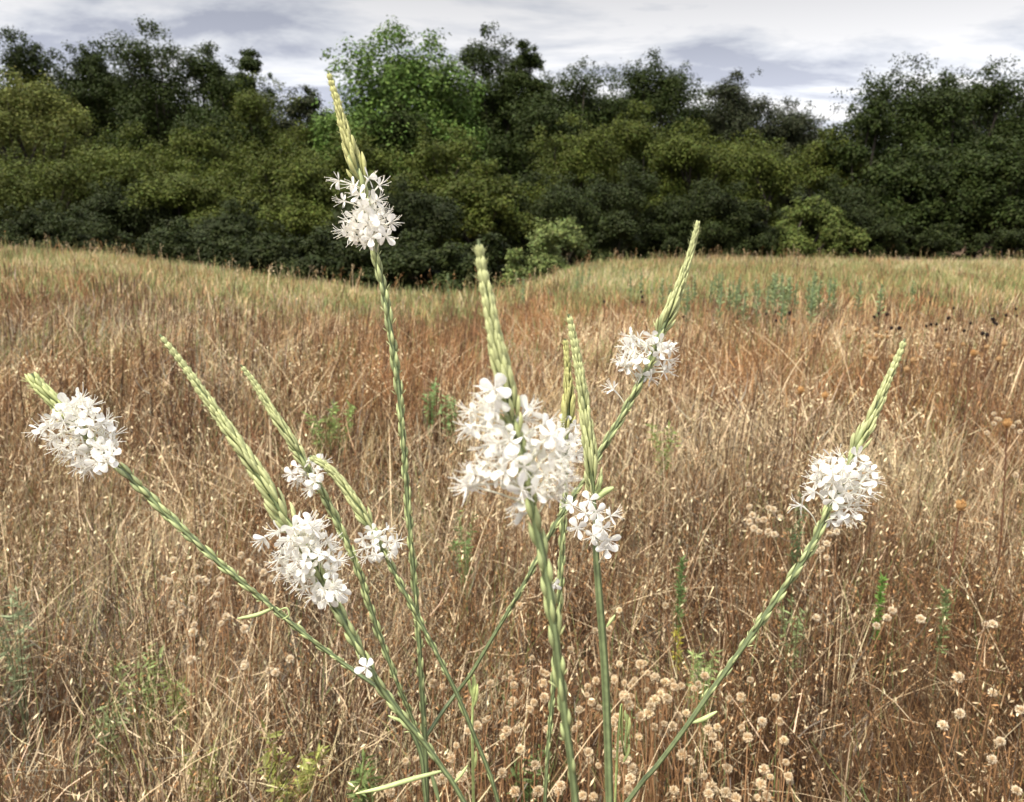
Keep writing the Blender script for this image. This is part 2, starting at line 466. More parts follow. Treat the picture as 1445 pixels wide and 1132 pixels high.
def tree(name, px, ytop, wpx, D, kind, label, cat='tree', group=None, ybase=None, dens=1.0):
    K = KIND[kind]
    top = P(px, ytop, D * CP + 0)
    r = ray(px, ytop); t = D / r[1]; top = CAM + r * t
    x, y = top[0], D
    zb = float(terrain(x, y)) - .05
    if ybase is not None:
        rb = ray(px, ybase); zb = max(zb, (CAM + rb * (D / rb[1]))[2])
        zb = float(terrain(x, y)) - .05
    Ht = top[2] - zb
    R = wpx / 2 * D / F
    root = empty(name, (x, y, zb))
    tag(root, label, cat, group)
    O = np.array([x, y, zb])
    lo = K['low'] * Ht
    cz = (lo + Ht) / 2; rz = (Ht - lo) / 2
    # boughs
    nl = int(np.clip(11 + Ht * R * .6, 11, 32) * (1.55 if kind in ('oak', 'ash', 'greyish') else 1.2))
    lob = []
    for i in range(nl):
        d = norm(rng.normal(size=3)); f = rng.uniform(.35, .78) ** .7
        c = np.array([d[0] * R * f, d[1] * R * f * .9, cz + d[2] * rz * f])
        lr = rng.uniform(.30, .46) * min(R, rz * 1.1)
        c[2] = min(c[2], Ht - lr * .85)
        c[2] = max(c[2], lr * .5)
        lob.append((c, lr))
    for k in range(3):
        lr = rng.uniform(.28, .36) * min(R, rz)
        lob.append((np.array([rng.uniform(-.35, .35) * R, rng.uniform(-.3, .3) * R, Ht - lr * rng.uniform(1.0, 1.3)]), lr))
    cen, rad, shade = [], [], []
    for c, lr in lob:
        m = 15
        d = norm(rng.normal(size=(m, 3)) + np.array([0, -.1, .25])) * rng.uniform(.35, .85, (m, 1)) * np.array([1.05, 1.05, .62])
        cen.append(c + d * lr); rad.append(lr * rng.uniform(.22, .44, m))
        shade.append(np.full(m, rng.uniform(1 - K['var'] * .6, 1 + K['var'] * .6)) * rng.uniform(.82, 1.18, m))
    # ragged sprays along the skyline
    nt = K['tuft']
    for _ in range(nt):
        a = rng.uniform(0, 2 * np.pi); f = rng.uniform(0, .95)
        zt = min(Ht, cz + rz * math.sqrt(max(0, 1 - f * f)) * rng.uniform(.9, 1.07))
        q = np.array([math.cos(a) * R * f, math.sin(a) * R * f, zt])
        for s in range(2):
            cen.append((q + np.array([rng.normal(0, .06), rng.normal(0, .06), s * .07]) * R * .9)[None]); rad.append(np.array([R * rng.uniform(.04, .09)])); shade.append(np.array([rng.uniform(.85, 1.2)]))
    cen = np.concatenate(cen); rad = np.concatenate(rad); shade = np.concatenate(shade)
    leaf = K['leaf']
    dens = 1.9 if D > 42 else dens
    cnt = (dens * 2.3 * 4 * np.pi * rad ** 2 / (leaf ** 2 * .5)).astype(int) + 6
    tot = cnt.sum()
    cap = 66000 if kind == 'ash' or D > 42 else 44000
    if kind == 'paleshrub':
        cnt = (cnt * .4).astype(int) + 3; tot = cnt.sum()
    if tot > cap:
        cnt = (cnt * cap / tot).astype(int) + 4
    idx = np.repeat(np.arange(len(cen)), cnt); n = len(idx)
    d = norm(rng.normal(size=(n, 3)) + np.array([0, 0, .15]))
    pos = cen[idx] + d * (rad[idx] * (1.12 - .75 * rng.random(n) ** 2.2))[:, None] * np.array([1.1, 1.1, .85])
    pos += rng.normal(0, 1, (n, 3)) * (rad[idx] * .13 + .03)[:, None]
    pos[:, 2] = np.maximum(pos[:, 2], .05)
    nm = norm(d * 1.0 + rng.normal(size=(n, 3)) * .42 + np.array([0, 0, .95]))
    base = np.array(K['c'])
    c = base * (shade[idx] * rng.uniform(.72, 1.3, n))[:, None] * (1 + rng.normal(0, .06, (n, 3)))
    mb = MB(); leaves(mb, pos, nm, leaf * rng.uniform(.65, 1.3, n), c.clip(.005, .6))
    mb.build('crown', M_LEAF, root, smooth=False)
    # trunk and limbs
    mb = MB()
    bark = np.array([.05, .042, .034])
    if kind in ('shrub', 'paleshrub'):
        for c, lr in lob[:8]:
            q = np.array([rng.normal(0, .08), rng.normal(0, .08), 0])
            V, Fq = tube(spline([q, q * .5 + c * .5 + np.array([0, 0, .1]), c], 7), np.linspace(.025, .008, 7) * max(1, Ht / 2), 5)
            mb.add(V, Fq, bark * 1.3)
        mb.build('branches', M_BARK, root)
    else:
        fk = np.array([rng.normal(0, .08) * R, rng.normal(0, .08) * R, Ht * rng.uniform(.2, .3)])
        r0 = .016 * Ht + .07
        V, Fq = tube(spline([np.zeros(3), fk * .5 + np.array([rng.normal(0, .1), 0, 0]), fk], 8), np.linspace(r0 * 1.3, r0 * .8, 8), 8)
        mb.add(V, Fq, bark)
        for c, lr in lob:
            mid = fk * .45 + c * .55 + np.array([rng.normal(0, .1), rng.normal(0, .1), -.08]) * R
            V, Fq = tube(spline([fk, mid, c * .9 + mid * .1, c], 9), np.linspace(r0 * .55, .02, 9), 6)
            mb.add(V, Fq, bark * rng.uniform(.8, 1.3))
        mb.build('trunk', M_BARK, root)
    return root


def bare_tree(px, ytop, wpx, D, label):
    r = ray(px, ytop); top = CAM + r * (D / r[1])
    x, y = top[0], D; zb = float(terrain(x, y)) - .05
    Ht = top[2] - zb; R = wpx / 2 * D / F
    root = empty('bare_tree', (x, y, zb)); tag(root, label, 'tree')
    mt, mbr = MB(), MB()
    g = np.array([.30, .27, .27])
    fk = np.array([0, 0, Ht * .4])
    V, Fq = tube(spline([np.zeros(3), fk * .5 + np.array([.15, 0, 0]), fk], 8), np.linspace(.14, .1, 8), 8); mt.add(V, Fq, g)

    def grow(p, d, L, rr, lev):
        n = 6
        q = [p]
        for i in range(n):
            d = norm(d + rng.normal(0, .16, 3) + np.array([0, 0, .06]))
            q.append(q[-1] + d * L / n)
        q = np.array(q)
        V, Fq = tube(q, np.linspace(rr, rr * .45, n + 1), 4); mbr.add(V, Fq, g * rng.uniform(.8, 1.25))
        if lev < 3:
            for k in range(4 if lev else 3):
                i = rng.integers(2, n + 1)
                grow(q[i], norm(d + rng.normal(0, .5, 3) + np.array([0, 0, .25])), L * rng.uniform(.45, .7), rr * .5, lev + 1)
    for k in range(6):
        a = k / 6 * 6.28 + rng.uniform(-.3, .3)
        grow(fk, norm(np.array([math.cos(a) * .5, math.sin(a) * .5, 1.0])), Ht * .34, .028, 0)
    mt.build('trunk', M_BARK, root); mbr.build('branches', M_BARK, root)


TREES = [
    # (name, px, top y, width px, distance, kind, label)
    ('oak_tree', 25, 52, 150, 46, 'oak', 'dark oak with a flat crown behind the yellowish tree at the left edge'),
    ('oak_tree', 122, 66, 140, 47, 'oak', 'dark narrow oak between the left-edge oak and the tallest left oak'),
    ('oak_tree', 212, 40, 180, 45, 'oak', 'tallest dark oak of the left skyline, with an uneven top'),
    ('oak_tree', 290, 70, 150, 46, 'oak', 'dark oak whose right shoulder slopes down to the pale sky gap'),
    ('oak_tree', 352, 76, 80, 50, 'oak', 'small airy tree poking above the skyline left of the tall flower spike'),
    ('mesquite_tree', 30, 104, 180, 38, 'yellow', 'yellow green mesquite tree at the left edge below the dark oaks'),
    ('mesquite_tree', 372, 112, 150, 40, 'mesquite', 'olive rounded mesquite filling the low sky gap left of the bright ash'),
    ('mesquite_tree', 430, 128, 110, 42, 'greyish', 'greyish thin mesquite with bare limbs showing beside the tall spike tip'),
    ('oak_tree', 310, 160, 190, 40, 'oak', 'dark middle oak under the sloping left skyline'),
    ('mesquite_tree', 185, 185, 210, 36, 'mesquite', 'olive mesquite with a ragged light top under the tallest left oak'),
    ('mesquite_tree', 285, 180, 150, 34, 'mesquite', 'pale topped mesquite right of the ragged olive mesquite'),
    ('mesquite_tree', 65, 205, 220, 33, 'mesquite', 'low spreading dark green mesquite above the left end of the meadow'),
    ('mesquite_tree', 170, 262, 190, 29, 'shrub', 'low dark mesquite touching the left meadow edge'),
    ('mesquite_tree', 270, 236, 180, 30, 'mesquite', 'mesquite with a rounded crown left of the flowers of the tall spike'),
    ('mesquite_tree', 400, 205, 190, 30, 'mesquite', 'broad mesquite directly left of the tall spike of white flowers'),
    ('mesquite_tree', 330, 290, 150, 26, 'shrub', 'dark low bushy tree at the foot of the left trees'),
    ('ash_tree', 556, 54, 250, 41, 'ash', 'bright green leafy ash tree with upright sprays above the wood'),
    ('oak_tree', 695, 46, 150, 46, 'oak', 'dark oak with an open crown just right of the bright ash'),
    ('oak_tree', 745, 66, 90, 46, 'oak', 'small dark leaning oak top at the right side of the open crowned oak'),
    ('mesquite_tree', 505, 190, 170, 33, 'mesquite', 'dark mesquite standing right behind the tall white flower spike'),
    ('mesquite_tree', 625, 182, 170, 32, 'mesquite', 'olive tree below the bright ash with a light feathery top'),
    ('oak_tree', 560, 150, 150, 38, 'oak', 'dark rounded oak under the bright ash crown'),
    ('mesquite_tree', 680, 232, 160, 27, 'mesquite', 'light olive bush-like tree above the blurred flower spike'),
    ('mesquite_tree', 560, 262, 190, 24, 'shrub', 'dark low tree at the dip of the meadow edge'),
    ('oak_tree', 760, 138, 170, 40, 'oak', 'broad dark oak below the gap between the open oak and its right neighbours'),
    ('oak_tree', 835, 94, 170, 45, 'oak', 'dark oak on the skyline left of the brushy topped oak'),
    ('oak_tree', 925, 80, 160, 46, 'oak', 'dark oak with a brushy forked top in the middle of the right skyline'),
    ('mesquite_tree', 810, 170, 170, 35, 'mesquite', 'mid green mesquite in the middle of the wood above the pale shrub'),
    ('mesquite_tree', 905, 150, 160, 36, 'mesquite', 'rounded olive mesquite below the brushy topped oak'),
    ('mesquite_tree', 770, 245, 170, 28, 'shrub', 'dark low tree behind the pale green shrub'),
    ('mesquite_tree', 880, 235, 180, 30, 'shrub', 'dark green lower tree between the pale shrub and the upper right flower spike'),
    ('oak_tree', 1040, 108, 130, 46, 'greyish', 'dull greyish oak left of the bare tree'),
    ('oak_tree', 1118, 148, 150, 46, 'greyish', 'thin dark tree at the foot of the bare twigs in the sky gap'),
    ('mesquite_tree', 985, 178, 170, 34, 'mesquite', 'light topped mesquite behind the upper right flower spike'),
    ('mesquite_tree', 1075, 205, 150, 35, 'mesquite', 'olive mesquite below the dull greyish oak'),
    ('mesquite_tree', 1010, 262, 170, 30, 'shrub', 'dark bushy tree at the meadow edge behind the upper right spike tip'),
    ('mesquite_tree', 1170, 188, 140, 38, 'mesquite', 'mid green mesquite in the low gap left of the big right oaks'),
    ('oak_tree', 1275, 90, 190, 40, 'oak', 'big dark oak at the left of the right-hand grove'),
    ('oak_tree', 1400, 97, 190, 41, 'oak', 'big dark oak at the right edge of the picture'),
    ('oak_tree', 1340, 112, 160, 38, 'oak', 'broad dark oak between the two big right-hand oaks'),
    ('oak_tree', 1230, 150, 140, 37, 'oak', 'lower dark oak leaning into the sky gap in the right-hand grove'),
    ('mesquite_tree', 1180, 258, 180, 32, 'shrub', 'dark green mesquite above the yellow green bush'),
    ('mesquite_tree', 1300, 215, 200, 33, 'oak', 'dark spreading tree in front of the big right-hand oaks'),
    ('mesquite_tree', 1410, 205, 180, 33, 'oak', 'dark lower tree in front of the right-edge oak'),
    ('mesquite_tree', 1500, 110, 160, 40, 'oak', 'dark oak cut off by the right picture edge'),
    ('mesquite_tree', -70, 80, 180, 42, 'oak', 'dark oak cut off by the left picture edge'),
    ('oak_tree', 75, 92, 200, 52, 'oak', 'dark oak filling the skyline behind the left-edge oaks'),
    ('oak_tree', 165, 86, 200, 53, 'oak', 'dark oak seen between the narrow oak and the tallest left oak'),
    ('oak_tree', 335, 112, 190, 52, 'oak', 'dark oak low on the skyline behind the small airy tree'),
    ('oak_tree', 640, 96, 190, 53, 'oak', 'dark oak low behind the bright ash and the open crowned oak'),
    ('oak_tree', 775, 116, 190, 53, 'oak', 'dark oak low on the skyline right of the small leaning oak'),
    ('oak_tree', 880, 104, 200, 53, 'oak', 'dark oak behind the two middle oaks of the right skyline'),
    ('oak_tree', 985, 136, 180, 53, 'oak', 'low dark oak at the skyline dip left of the dull greyish oak'),
    ('oak_tree', 1095, 164, 200, 53, 'oak', 'low dark oak behind the foot of the bare twiggy tree'),
    ('oak_tree', 1335, 108, 220, 52, 'oak', 'dark oak at the back of the right-hand grove'),
    ('oak_tree', 1450, 112, 200, 52, 'oak', 'dark oak at the back of the right edge'),
    ('mesquite_tree', 445, 158, 150, 44, 'mesquite', 'olive mesquite behind the tall spike in the gap left of the ash trunk'),
    ('oak_tree', 530, 140, 190, 47, 'oak', 'dark oak behind the trunk of the bright ash'),
    ('oak_tree', 255, 120, 190, 50, 'oak', 'dark oak low behind the tallest left oak'),
    ('oak_tree', 710, 120, 170, 49, 'oak', 'dark oak low behind the open crowned oak right of the ash'),
    ('mesquite_tree', 1060, 190, 170, 42, 'mesquite', 'olive mesquite low in front of the dull greyish oak'),
    ('mesquite_tree', -110, 190, 230, 33, 'mesquite', 'olive mesquite just outside the left picture edge'),
    ('mesquite_tree', -240, 150, 260, 38, 'oak', 'dark oak farther outside the left picture edge'),
    ('mesquite_tree', 1560, 200, 220, 33, 'mesquite', 'olive mesquite just outside the right picture edge'),
    ('mesquite_tree', 1680, 140, 260, 39, 'oak', 'dark oak farther outside the right picture edge'),
    # bushes along the meadow edge
    ('shrub', 790, 313, 105, 21.5, 'paleshrub', 'pale green open shrub on the meadow edge right of the blurred spike'),
    ('shrub', 728, 352, 42, 17.5, 'paleshrub', 'small pale green shrub in the dip beside the blurred spike tip'),
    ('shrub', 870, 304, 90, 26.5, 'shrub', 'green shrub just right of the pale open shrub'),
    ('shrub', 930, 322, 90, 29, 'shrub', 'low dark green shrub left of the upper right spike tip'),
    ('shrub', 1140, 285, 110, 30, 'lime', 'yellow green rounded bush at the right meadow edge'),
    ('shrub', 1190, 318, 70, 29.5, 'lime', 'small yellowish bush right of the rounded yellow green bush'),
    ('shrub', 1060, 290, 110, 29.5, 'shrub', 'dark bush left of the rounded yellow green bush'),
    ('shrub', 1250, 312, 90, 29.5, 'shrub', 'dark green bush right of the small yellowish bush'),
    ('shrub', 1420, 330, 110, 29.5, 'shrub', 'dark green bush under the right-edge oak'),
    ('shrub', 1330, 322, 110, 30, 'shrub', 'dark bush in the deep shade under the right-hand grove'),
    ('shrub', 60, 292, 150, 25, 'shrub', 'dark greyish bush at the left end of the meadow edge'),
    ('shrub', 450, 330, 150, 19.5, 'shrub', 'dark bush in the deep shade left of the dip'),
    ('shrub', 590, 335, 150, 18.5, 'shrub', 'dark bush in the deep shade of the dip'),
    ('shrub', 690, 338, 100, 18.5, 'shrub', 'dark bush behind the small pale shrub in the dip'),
    ('shrub', 385, 338, 150, 20.5, 'shrub', 'added dark bush filling the shade between the two left dark bushes'),  # added, like the next two, to darken bright gaps under the trees
    ('shrub', 520, 346, 140, 18.5, 'shrub', 'added dark bush filling the shade right below the tall white flowers'),
    ('shrub', 640, 350, 120, 18, 'shrub', 'added dark bush filling the shade left of the blurred spike tip'),
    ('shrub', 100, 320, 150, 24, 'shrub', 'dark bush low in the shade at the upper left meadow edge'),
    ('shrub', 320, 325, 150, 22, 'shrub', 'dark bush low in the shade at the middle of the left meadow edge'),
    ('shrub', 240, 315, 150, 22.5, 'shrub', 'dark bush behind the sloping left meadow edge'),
]
SHRUBS = 'bushes along the foot of the wood'; WOOD = 'trees of the wood behind the meadow'
for t in TREES:
    tree(*t, cat='shrub' if t[0] == 'shrub' else 'tree', group=SHRUBS if t[0] == 'shrub' else WOOD)
bare_tree(1118, 112, 120, 48, 'leafless pale twiggy tree in the sky gap right of the dull oak')

# ------------------------------------------------------------------ flowering plants
PODP = np.array([.18, .72, 1., .92, .55, .12])
BUDP = np.array([.30, .62, .85, 1., .78, .22])


def pod(mb, base, d, L, w, c1, c2, k=6, prof=PODP, bend=None):
    n = len(prof)
    s = np.linspace(0, 1, n)[:, None]
    pts = base + norm(d) * L * s
    if bend is not None:
        pts = pts + bend * L * s * s
    V, Fq = tube(pts, prof * w * .5, k)
    mb.add(V, Fq, np.repeat(np.asarray(c1) * (1 - s) + np.asarray(c2) * s, k, 0))


G_STEM = np.array([.125, .155, .068]); G_POD = np.array([.33, .37, .165]); G_BUD = np.array([.44, .49, .21]); G_TIP = np.array([.56, .58, .28])
WHITE = np.array([.94, .925, .87]); CREAM = np.array([.86, .82, .66])


def flower_mesh(mb, ms, Q, C, n, s, tint):
    """tube from the stalk at Q to the throat C, four clawed petals about n, eight stamens"""
    mid = Q * .45 + C * .55 - n * s * .3 + np.array([0, 0, s * .12])
    V, Fq = tube(spline([Q, mid, C - n * s * .06], 7), s * np.array([.07, .065, .06, .06, .065, .08, .10]), 6)
    mb.add(V, Fq, np.repeat(np.linspace(0, 1, 7)[:, None] * (WHITE * tint - np.array([.62, .62, .40])) + np.array([.62, .62, .40]), 6, 0))
    a = norm(np.cross(n, rng.normal(size=3))); b = np.cross(n, a)
    rot = rng.uniform(0, 6.28)
    U = np.array([0, .2, .45, .7, .9, 1.0]); Wd = np.array([.05, .11, .24, .33, .27, .08])
    op = rng.uniform(.15, .55)
    for q in range(4):
        ang = rot + q * math.pi / 2 + rng.normal(0, .16)
        e = math.cos(ang) * a + math.sin(ang) * b; g = np.cross(n, e)
        Ls = s * rng.uniform(.88, 1.12)
        tw = rng.normal(0, .35); cur = rng.uniform(-.55, .25)
        pv = []
        for u, w in zip(U, Wd):
            cz = (op * u + cur * u * u)
            for v in (-1, -.5, 0, .5, 1):
                pv.append(C + Ls * (e * u + n * (cz - .10 * v * v * w * 2 + tw * v * w) + g * v * w))
        pv = np.array(pv)
        i = np.arange(5)[:, None] * 5; j = np.arange(4)[None, :]
        mb.add(pv, np.stack([i + j, i + j + 1, i + j + 6, i + j + 5], -1).reshape(-1, 4), WHITE * tint)
    for q in range(8):
        ang = rot + q * math.pi / 4 + rng.normal(0, .25)
        e = math.cos(ang) * a + math.sin(ang) * b
        L = s * rng.uniform(.95, 1.5); sp = rng.uniform(.25, .75)
        tip = C + n * L * math.cos(sp) + e * L * math.sin(sp) + np.array([0, 0, rng.uniform(-.15, .2)]) * s
        pts = spline([C, C + n * L * .5 + e * L * .22, tip], 5)
        V, Fq = tube(pts, s * np.array([.03, .028, .026, .024, .02]), 4); ms.add(V, Fq, WHITE * .98)
        d = norm(rng.normal(size=3) + e)
        pod(ms, tip - d * s * .07, d, s * .17, s * .075, CREAM, CREAM * .95, 5)


def stalk(root, O, part_name, pts, flowers, d0, petal, nest, bract=1.0, spike_tint=(1, 1, 1), pod_from=0.0, pod_to=.75, pad=(1.0, 1.0), n_extra=0, out_bud=1.0, extra_white=()):
    """pts: (px, py, radius px[, depth offset]); index nest = last index of the bud spike, then the stem"""
    arr = np.array([(p[0], p[1], p[2], p[3] if len(p) > 3 else 0.0) for p in pts], float)
    P3 = np.array([P(a[0], a[1], d0 + a[3]) for a in arr])
    full = np.c_[P3, arr[:, 2] * np.where(np.arange(len(arr)) <= nest, .88, .90) * d0 / F]
    if part_name != 'branch_in' and arr[-1, 1] >= 1131:   # carry the stem on down to its root
        last = P3[-1]
        tdir = norm(P3[-1] - P3[-2])
        q1 = last + tdir * .16 + np.array([0, 0, -.02])
        g = O + np.array([rng.normal(0, .006), rng.normal(0, .006), -.02])
        full = np.vstack([full, np.r_[q1, full[-1, 3]], np.r_[q1 * .45 + g * .55, full[-1, 3] * 1.05], np.r_[g, full[-1, 3] * 1.15]])
    px2m = d0 / F
    S = spline(full, 260)
    # parameter where the spike ends
    d2 = np.linalg.norm(S[:, :3] - P3[nest], axis=1); ie = int(np.argmin(d2))
    T, A, B = frames(S[:, :3]); T = -T                    # T points to the tip
    core = S[:, 3].copy()
    stem_r = np.where(np.arange(260) < ie, 0, core)
    r_at = core[min(ie + 14, 259)]
    core_sp = np.minimum(core * .40, r_at * .7)
    rad = np.where(np.arange(260) <= ie, core_sp, core * .72)
    w = np.clip((np.arange(260) - ie) / 10., 0, 1)
    rad = core_sp * (1 - w) + core * (.55 if bract > 0 else .85) * w
    mbs = MB()
    V, Fq = tube(S[:, :3], rad, 9)
    ridge_c = (1 + .5 * np.sin(np.arange(9) * 2.8 + .4))[None, :, None]
    cc = (G_STEM[None, None, :] * ridge_c * np.ones((260, 1, 1)) * (1 + .15 * rng.normal(size=(260, 1, 1)) * .5))
    mbs.add(V, Fq, cc.reshape(-1, 3).clip(.02, .6))
    arc = np.r_[0, np.cumsum(np.linalg.norm(np.diff(S[:, :3], axis=0), axis=1))]
    tot = arc[-1]
    vis_end = arc[int(np.argmin(np.linalg.norm(S[:, :3] - P3[len(arr) - 1], axis=1)))]
    # pods pressed along the stem
    s = arc[ie] + 6 * px2m; k = 0
    end = arc[ie] + (vis_end - arc[ie]) * pod_to
    while s < end and bract > 0:
        i = int(np.searchsorted(arc, s).clip(1, 258))
        fade = 1 - .45 * (s - arc[ie]) / (end - arc[ie])
        ang = k * 2.399 + rng.normal(0, .2)
        o = math.cos(ang) * A[i] + math.sin(ang) * B[i]
        L = core[i] * 4.4 * (.8 + .4 * rng.random()) * fade
        wd = core[i] * 1.0 * fade
        b0 = S[i, :3] + o * rad[i] * 1.0
        t = rng.uniform(.8, 1.2)
        pod(mbs, b0, T[i] + o * .13, L, wd, G_POD * .52 * t, G_POD * 1.3 * t, 6, bend=-o * .05)
        if rng.random() < .4:                               # pointed bract standing off the stem
            pod(mbs, b0 + o * wd * .2, T[i] * .8 + o * rng.uniform(.5, 1.0), L * rng.uniform(.3, .5), core[i] * .26, G_POD * 1.1, G_TIP, 4)
        s += core[i] * .95 / max(fade, .4) * bract; k += 1
    st = mbs.build(part_name, M_STEM, root, O)
    sub = part_name == 'flower_stalk'
    par = st if sub else root
    # bud spike
    mbb = MB()
    s = 0.0; k = 0
    stint = np.array(spike_tint)
    while s < arc[ie]:
        i = int(np.searchsorted(arc, s).clip(1, 258))
        f = s / arc[ie]
        ang = k * 2.399 + rng.normal(0, .3)
        o = math.cos(ang) * A[i] + math.sin(ang) * B[i]
        R = core[i]
        L = R * (2.3 + .9 * f) * rng.uniform(.8, 1.25)
        wd = R * (.60 - .08 * f) * rng.uniform(.85, 1.15)
        splay = .10 + .12 * f + (.65 * out_bud * rng.uniform(.1, 1) if f > .86 else 0)
        b0 = S[i, :3] + o * R * (.40 + .10 * f) * rng.uniform(.85, 1.15) - T[i] * L * .55
        t = rng.uniform(.82, 1.15)
        c1 = (G_BUD * (.85 + .1 * f)) * t * stint; c2 = (G_TIP * t) * stint
        pod(mbb, b0, T[i] + o * splay, L, wd, c1 * .62, c2, 6, BUDP, bend=-o * splay * .35)
        if rng.random() < .7:
            pod(mbb, b0 + T[i] * L * .5 + o * wd * .4, T[i] + o * rng.uniform(.4, 1.1), R * rng.uniform(.6, 1.1) * (1.5 - .7 * f), R * .10, c1, c2, 3)
        s += R * .12 * (1 + .6 * f + (1.6 if f > .84 else 0)) * rng.uniform(.6, 1.4); k += 1
    V, Fq = tube(S[:ie + 6, :3] + 0, np.maximum(core_sp[:ie + 6] * .9, 1e-5), 7); mbb.add(V, Fq, G_BUD * .6 * stint)
    mbb.build('bud_spike', M_BUD, par, O)
    # flowers
    axis = S[ie - 6:, :3]
    for fl in flowers:
        fx, fy = fl[0], fl[1]
        p2 = P(fx, fy, d0)
        dd = np.linalg.norm(axis - p2, axis=1)
        j = int(np.argmin(dd))
        dist = dd[j]
        reach = petal * 1.6 * px2m
        dz = fl[2] if len(fl) > 2 else rng.uniform(-1.15, .6) * math.sqrt(max(.15, 1 - min(1, dist / (reach * 1.4)) ** 2)) * reach
        C = P(fx, fy, d0 + dz)
        dd = np.linalg.norm(axis - C, axis=1); j = int(np.argmin(dd)); dist = dd[j]
        j2 = min(len(axis) - 1, j + int(dist * .45 / (tot / 259)) + 1)
        Q = axis[j2]
        rad_d = norm(C - axis[j])
        n = norm(rad_d + rng.normal(0, .32, 3) + np.array([0, -.28, -.05]))
        s = petal * px2m * rng.uniform(.88, 1.15)
        mbf, mst = MB(), MB()
        flower_mesh(mbf, mst if not sub else mbf, Q, C, n, s, rng.uniform(.95, 1.03))
        fo = mbf.build('flower', M_PETAL, par, O)
        if not sub:
            mst.build('stamens', M_PETAL, fo, O)
    return S


def fill(poly, n, mind, seed):
    """spread flower centres inside an outline, evenly"""
    r = random.Random(seed); xs = [p[0] for p in poly]; ys = [p[1] for p in poly]; out = []
    for dm in (mind, mind * .85, mind * .7):
        for _ in range(600):
            if len(out) >= n:
                return out
            x, y = r.uniform(min(xs), max(xs)), r.uniform(min(ys), max(ys)); ins = False
            for i in range(len(poly)):
                x1, y1 = poly[i]; x2, y2 = poly[i - 1]
                if (y1 > y) != (y2 > y) and x < (x2 - x1) * (y - y1) / (y2 - y1) + x1:
                    ins = not ins
            if ins and all((x - a) ** 2 + (y - b) ** 2 > dm * dm for a, b in out):
                out.append((x, y))
    return out


def leaf(root, O, pts, d0, w, name='leaf', c=(.40, .47, .20)):
    """narrow folded leaf along px points"""
    P3 = spline([P(p[0], p[1], d0 + (p[2] if len(p) > 2 else 0)) for p in pts], 12)
    t = np.linspace(0, 1, 12)
    prof = np.clip(np.sin(np.pi * np.clip(t * .86 + .10, 0, 1)) ** .6, .12, 1) * w * d0 / F
    V, Fq = tube(P3, prof, 6)
    mb = MB(); mb.add(V, Fq, np.array(c) * np.repeat(np.linspace(.8, 1.15, 12), 6)[:, None])
    return mb.build(name, M_STEM, root, O)


def root_at(px, py, d):
    p = P(px, py, d)
    x, y = p[0], p[1] + .02
    return np.array([x, y, float(terrain(x, y))])


PLANTS = 'white flowering spikes in front of the camera'
# --- the branched plant: tall spike, leftmost spike, thin left spike, upper right spike
O = root_at(602, 1250, .60)
pl = empty('wildflower_plant', O)
tag(pl, 'branched green plant carrying the tallest spike and three other white spikes', 'wildflower', PLANTS)
stalk(pl, O, 'flower_stalk',
      [(463, 100, 4.5), (468, 118, 6), (475, 140, 7), (487, 185, 9), (498, 222, 12.5), (507, 248, 12), (516, 285, 7), (525, 332, 6.5), (533, 375, 7), (545, 430, 7), (556, 500, 7), (565, 570, 7), (571, 650, 6.5), (577, 730, 6.5), (583, 800, 6.5), (589, 870, 6.5), (594, 950, 7), (599, 1030, 7.5), (601, 1085, 7.5), (602, 1132, 8)],
      [(479, 255), (486, 284), (535, 262), (500, 262), (520, 252)] + fill([(505, 285), (532, 278), (552, 310), (545, 338), (520, 344), (496, 338), (485, 325), (500, 305)], 24, 10, 1) + [(513, 295, -.012), (518, 315, -.014), (508, 275, -.01), (524, 335, -.012)],
      .60, 13.5, 5, spike_tint=(1.03, .97, .84), pod_to=.9)
stalk(pl, O, 'flower_stalk',
      [(44, 528, 8), (50, 538, 12), (60, 550, 12), (78, 568, 12), (97, 590, 10), (118, 610, 7), (140, 632, 7), (165, 656, 7.5), (200, 690, 8), (250, 740, 7.5), (310, 795, 7), (370, 845, 6.5), (430, 895, 6.5), (490, 940, 6), (530, 968, 6, -.005), (555, 990, 6, 0), (575, 1022, 6, 0), (594, 1066, 6, .0), (601, 1132, 6, .0)],
      [(55, 605), (70, 600), (95, 572), (115, 565), (128, 572), (150, 598), (122, 660), (72, 622)] + fill([(75, 590), (110, 562), (135, 585), (158, 605), (162, 640), (150, 655), (125, 662), (100, 645), (80, 640), (70, 615)], 34, 12, 2),
      .57, 14.5, 4, pod_to=.72, spike_tint=(1.02, 1.05, .95))
stalk(pl, O, 'flower_stalk',
      [(340, 515, 3.5), (349, 527, 5), (362, 545, 6.5), (385, 582, 8), (408, 618, 8.5), (424, 643, 8), (440, 672, 6), (460, 705, 6.5), (480, 745, 7), (500, 790, 6.5), (517, 840, 6.5), (533, 890, 6.5), (550, 935, 6), (565, 975, 5.5), (580, 1010, 5.5, .005), (596, 1060, 5.5, .008), (603, 1132, 5.5, .01)],
      [(453, 652), (412, 668), (440, 688), (444, 680)] + fill([(408, 660), (425, 650), (448, 648), (455, 672), (445, 694), (420, 682)], 8, 12, 3),
      .62, 12.5, 5, pod_to=.95)
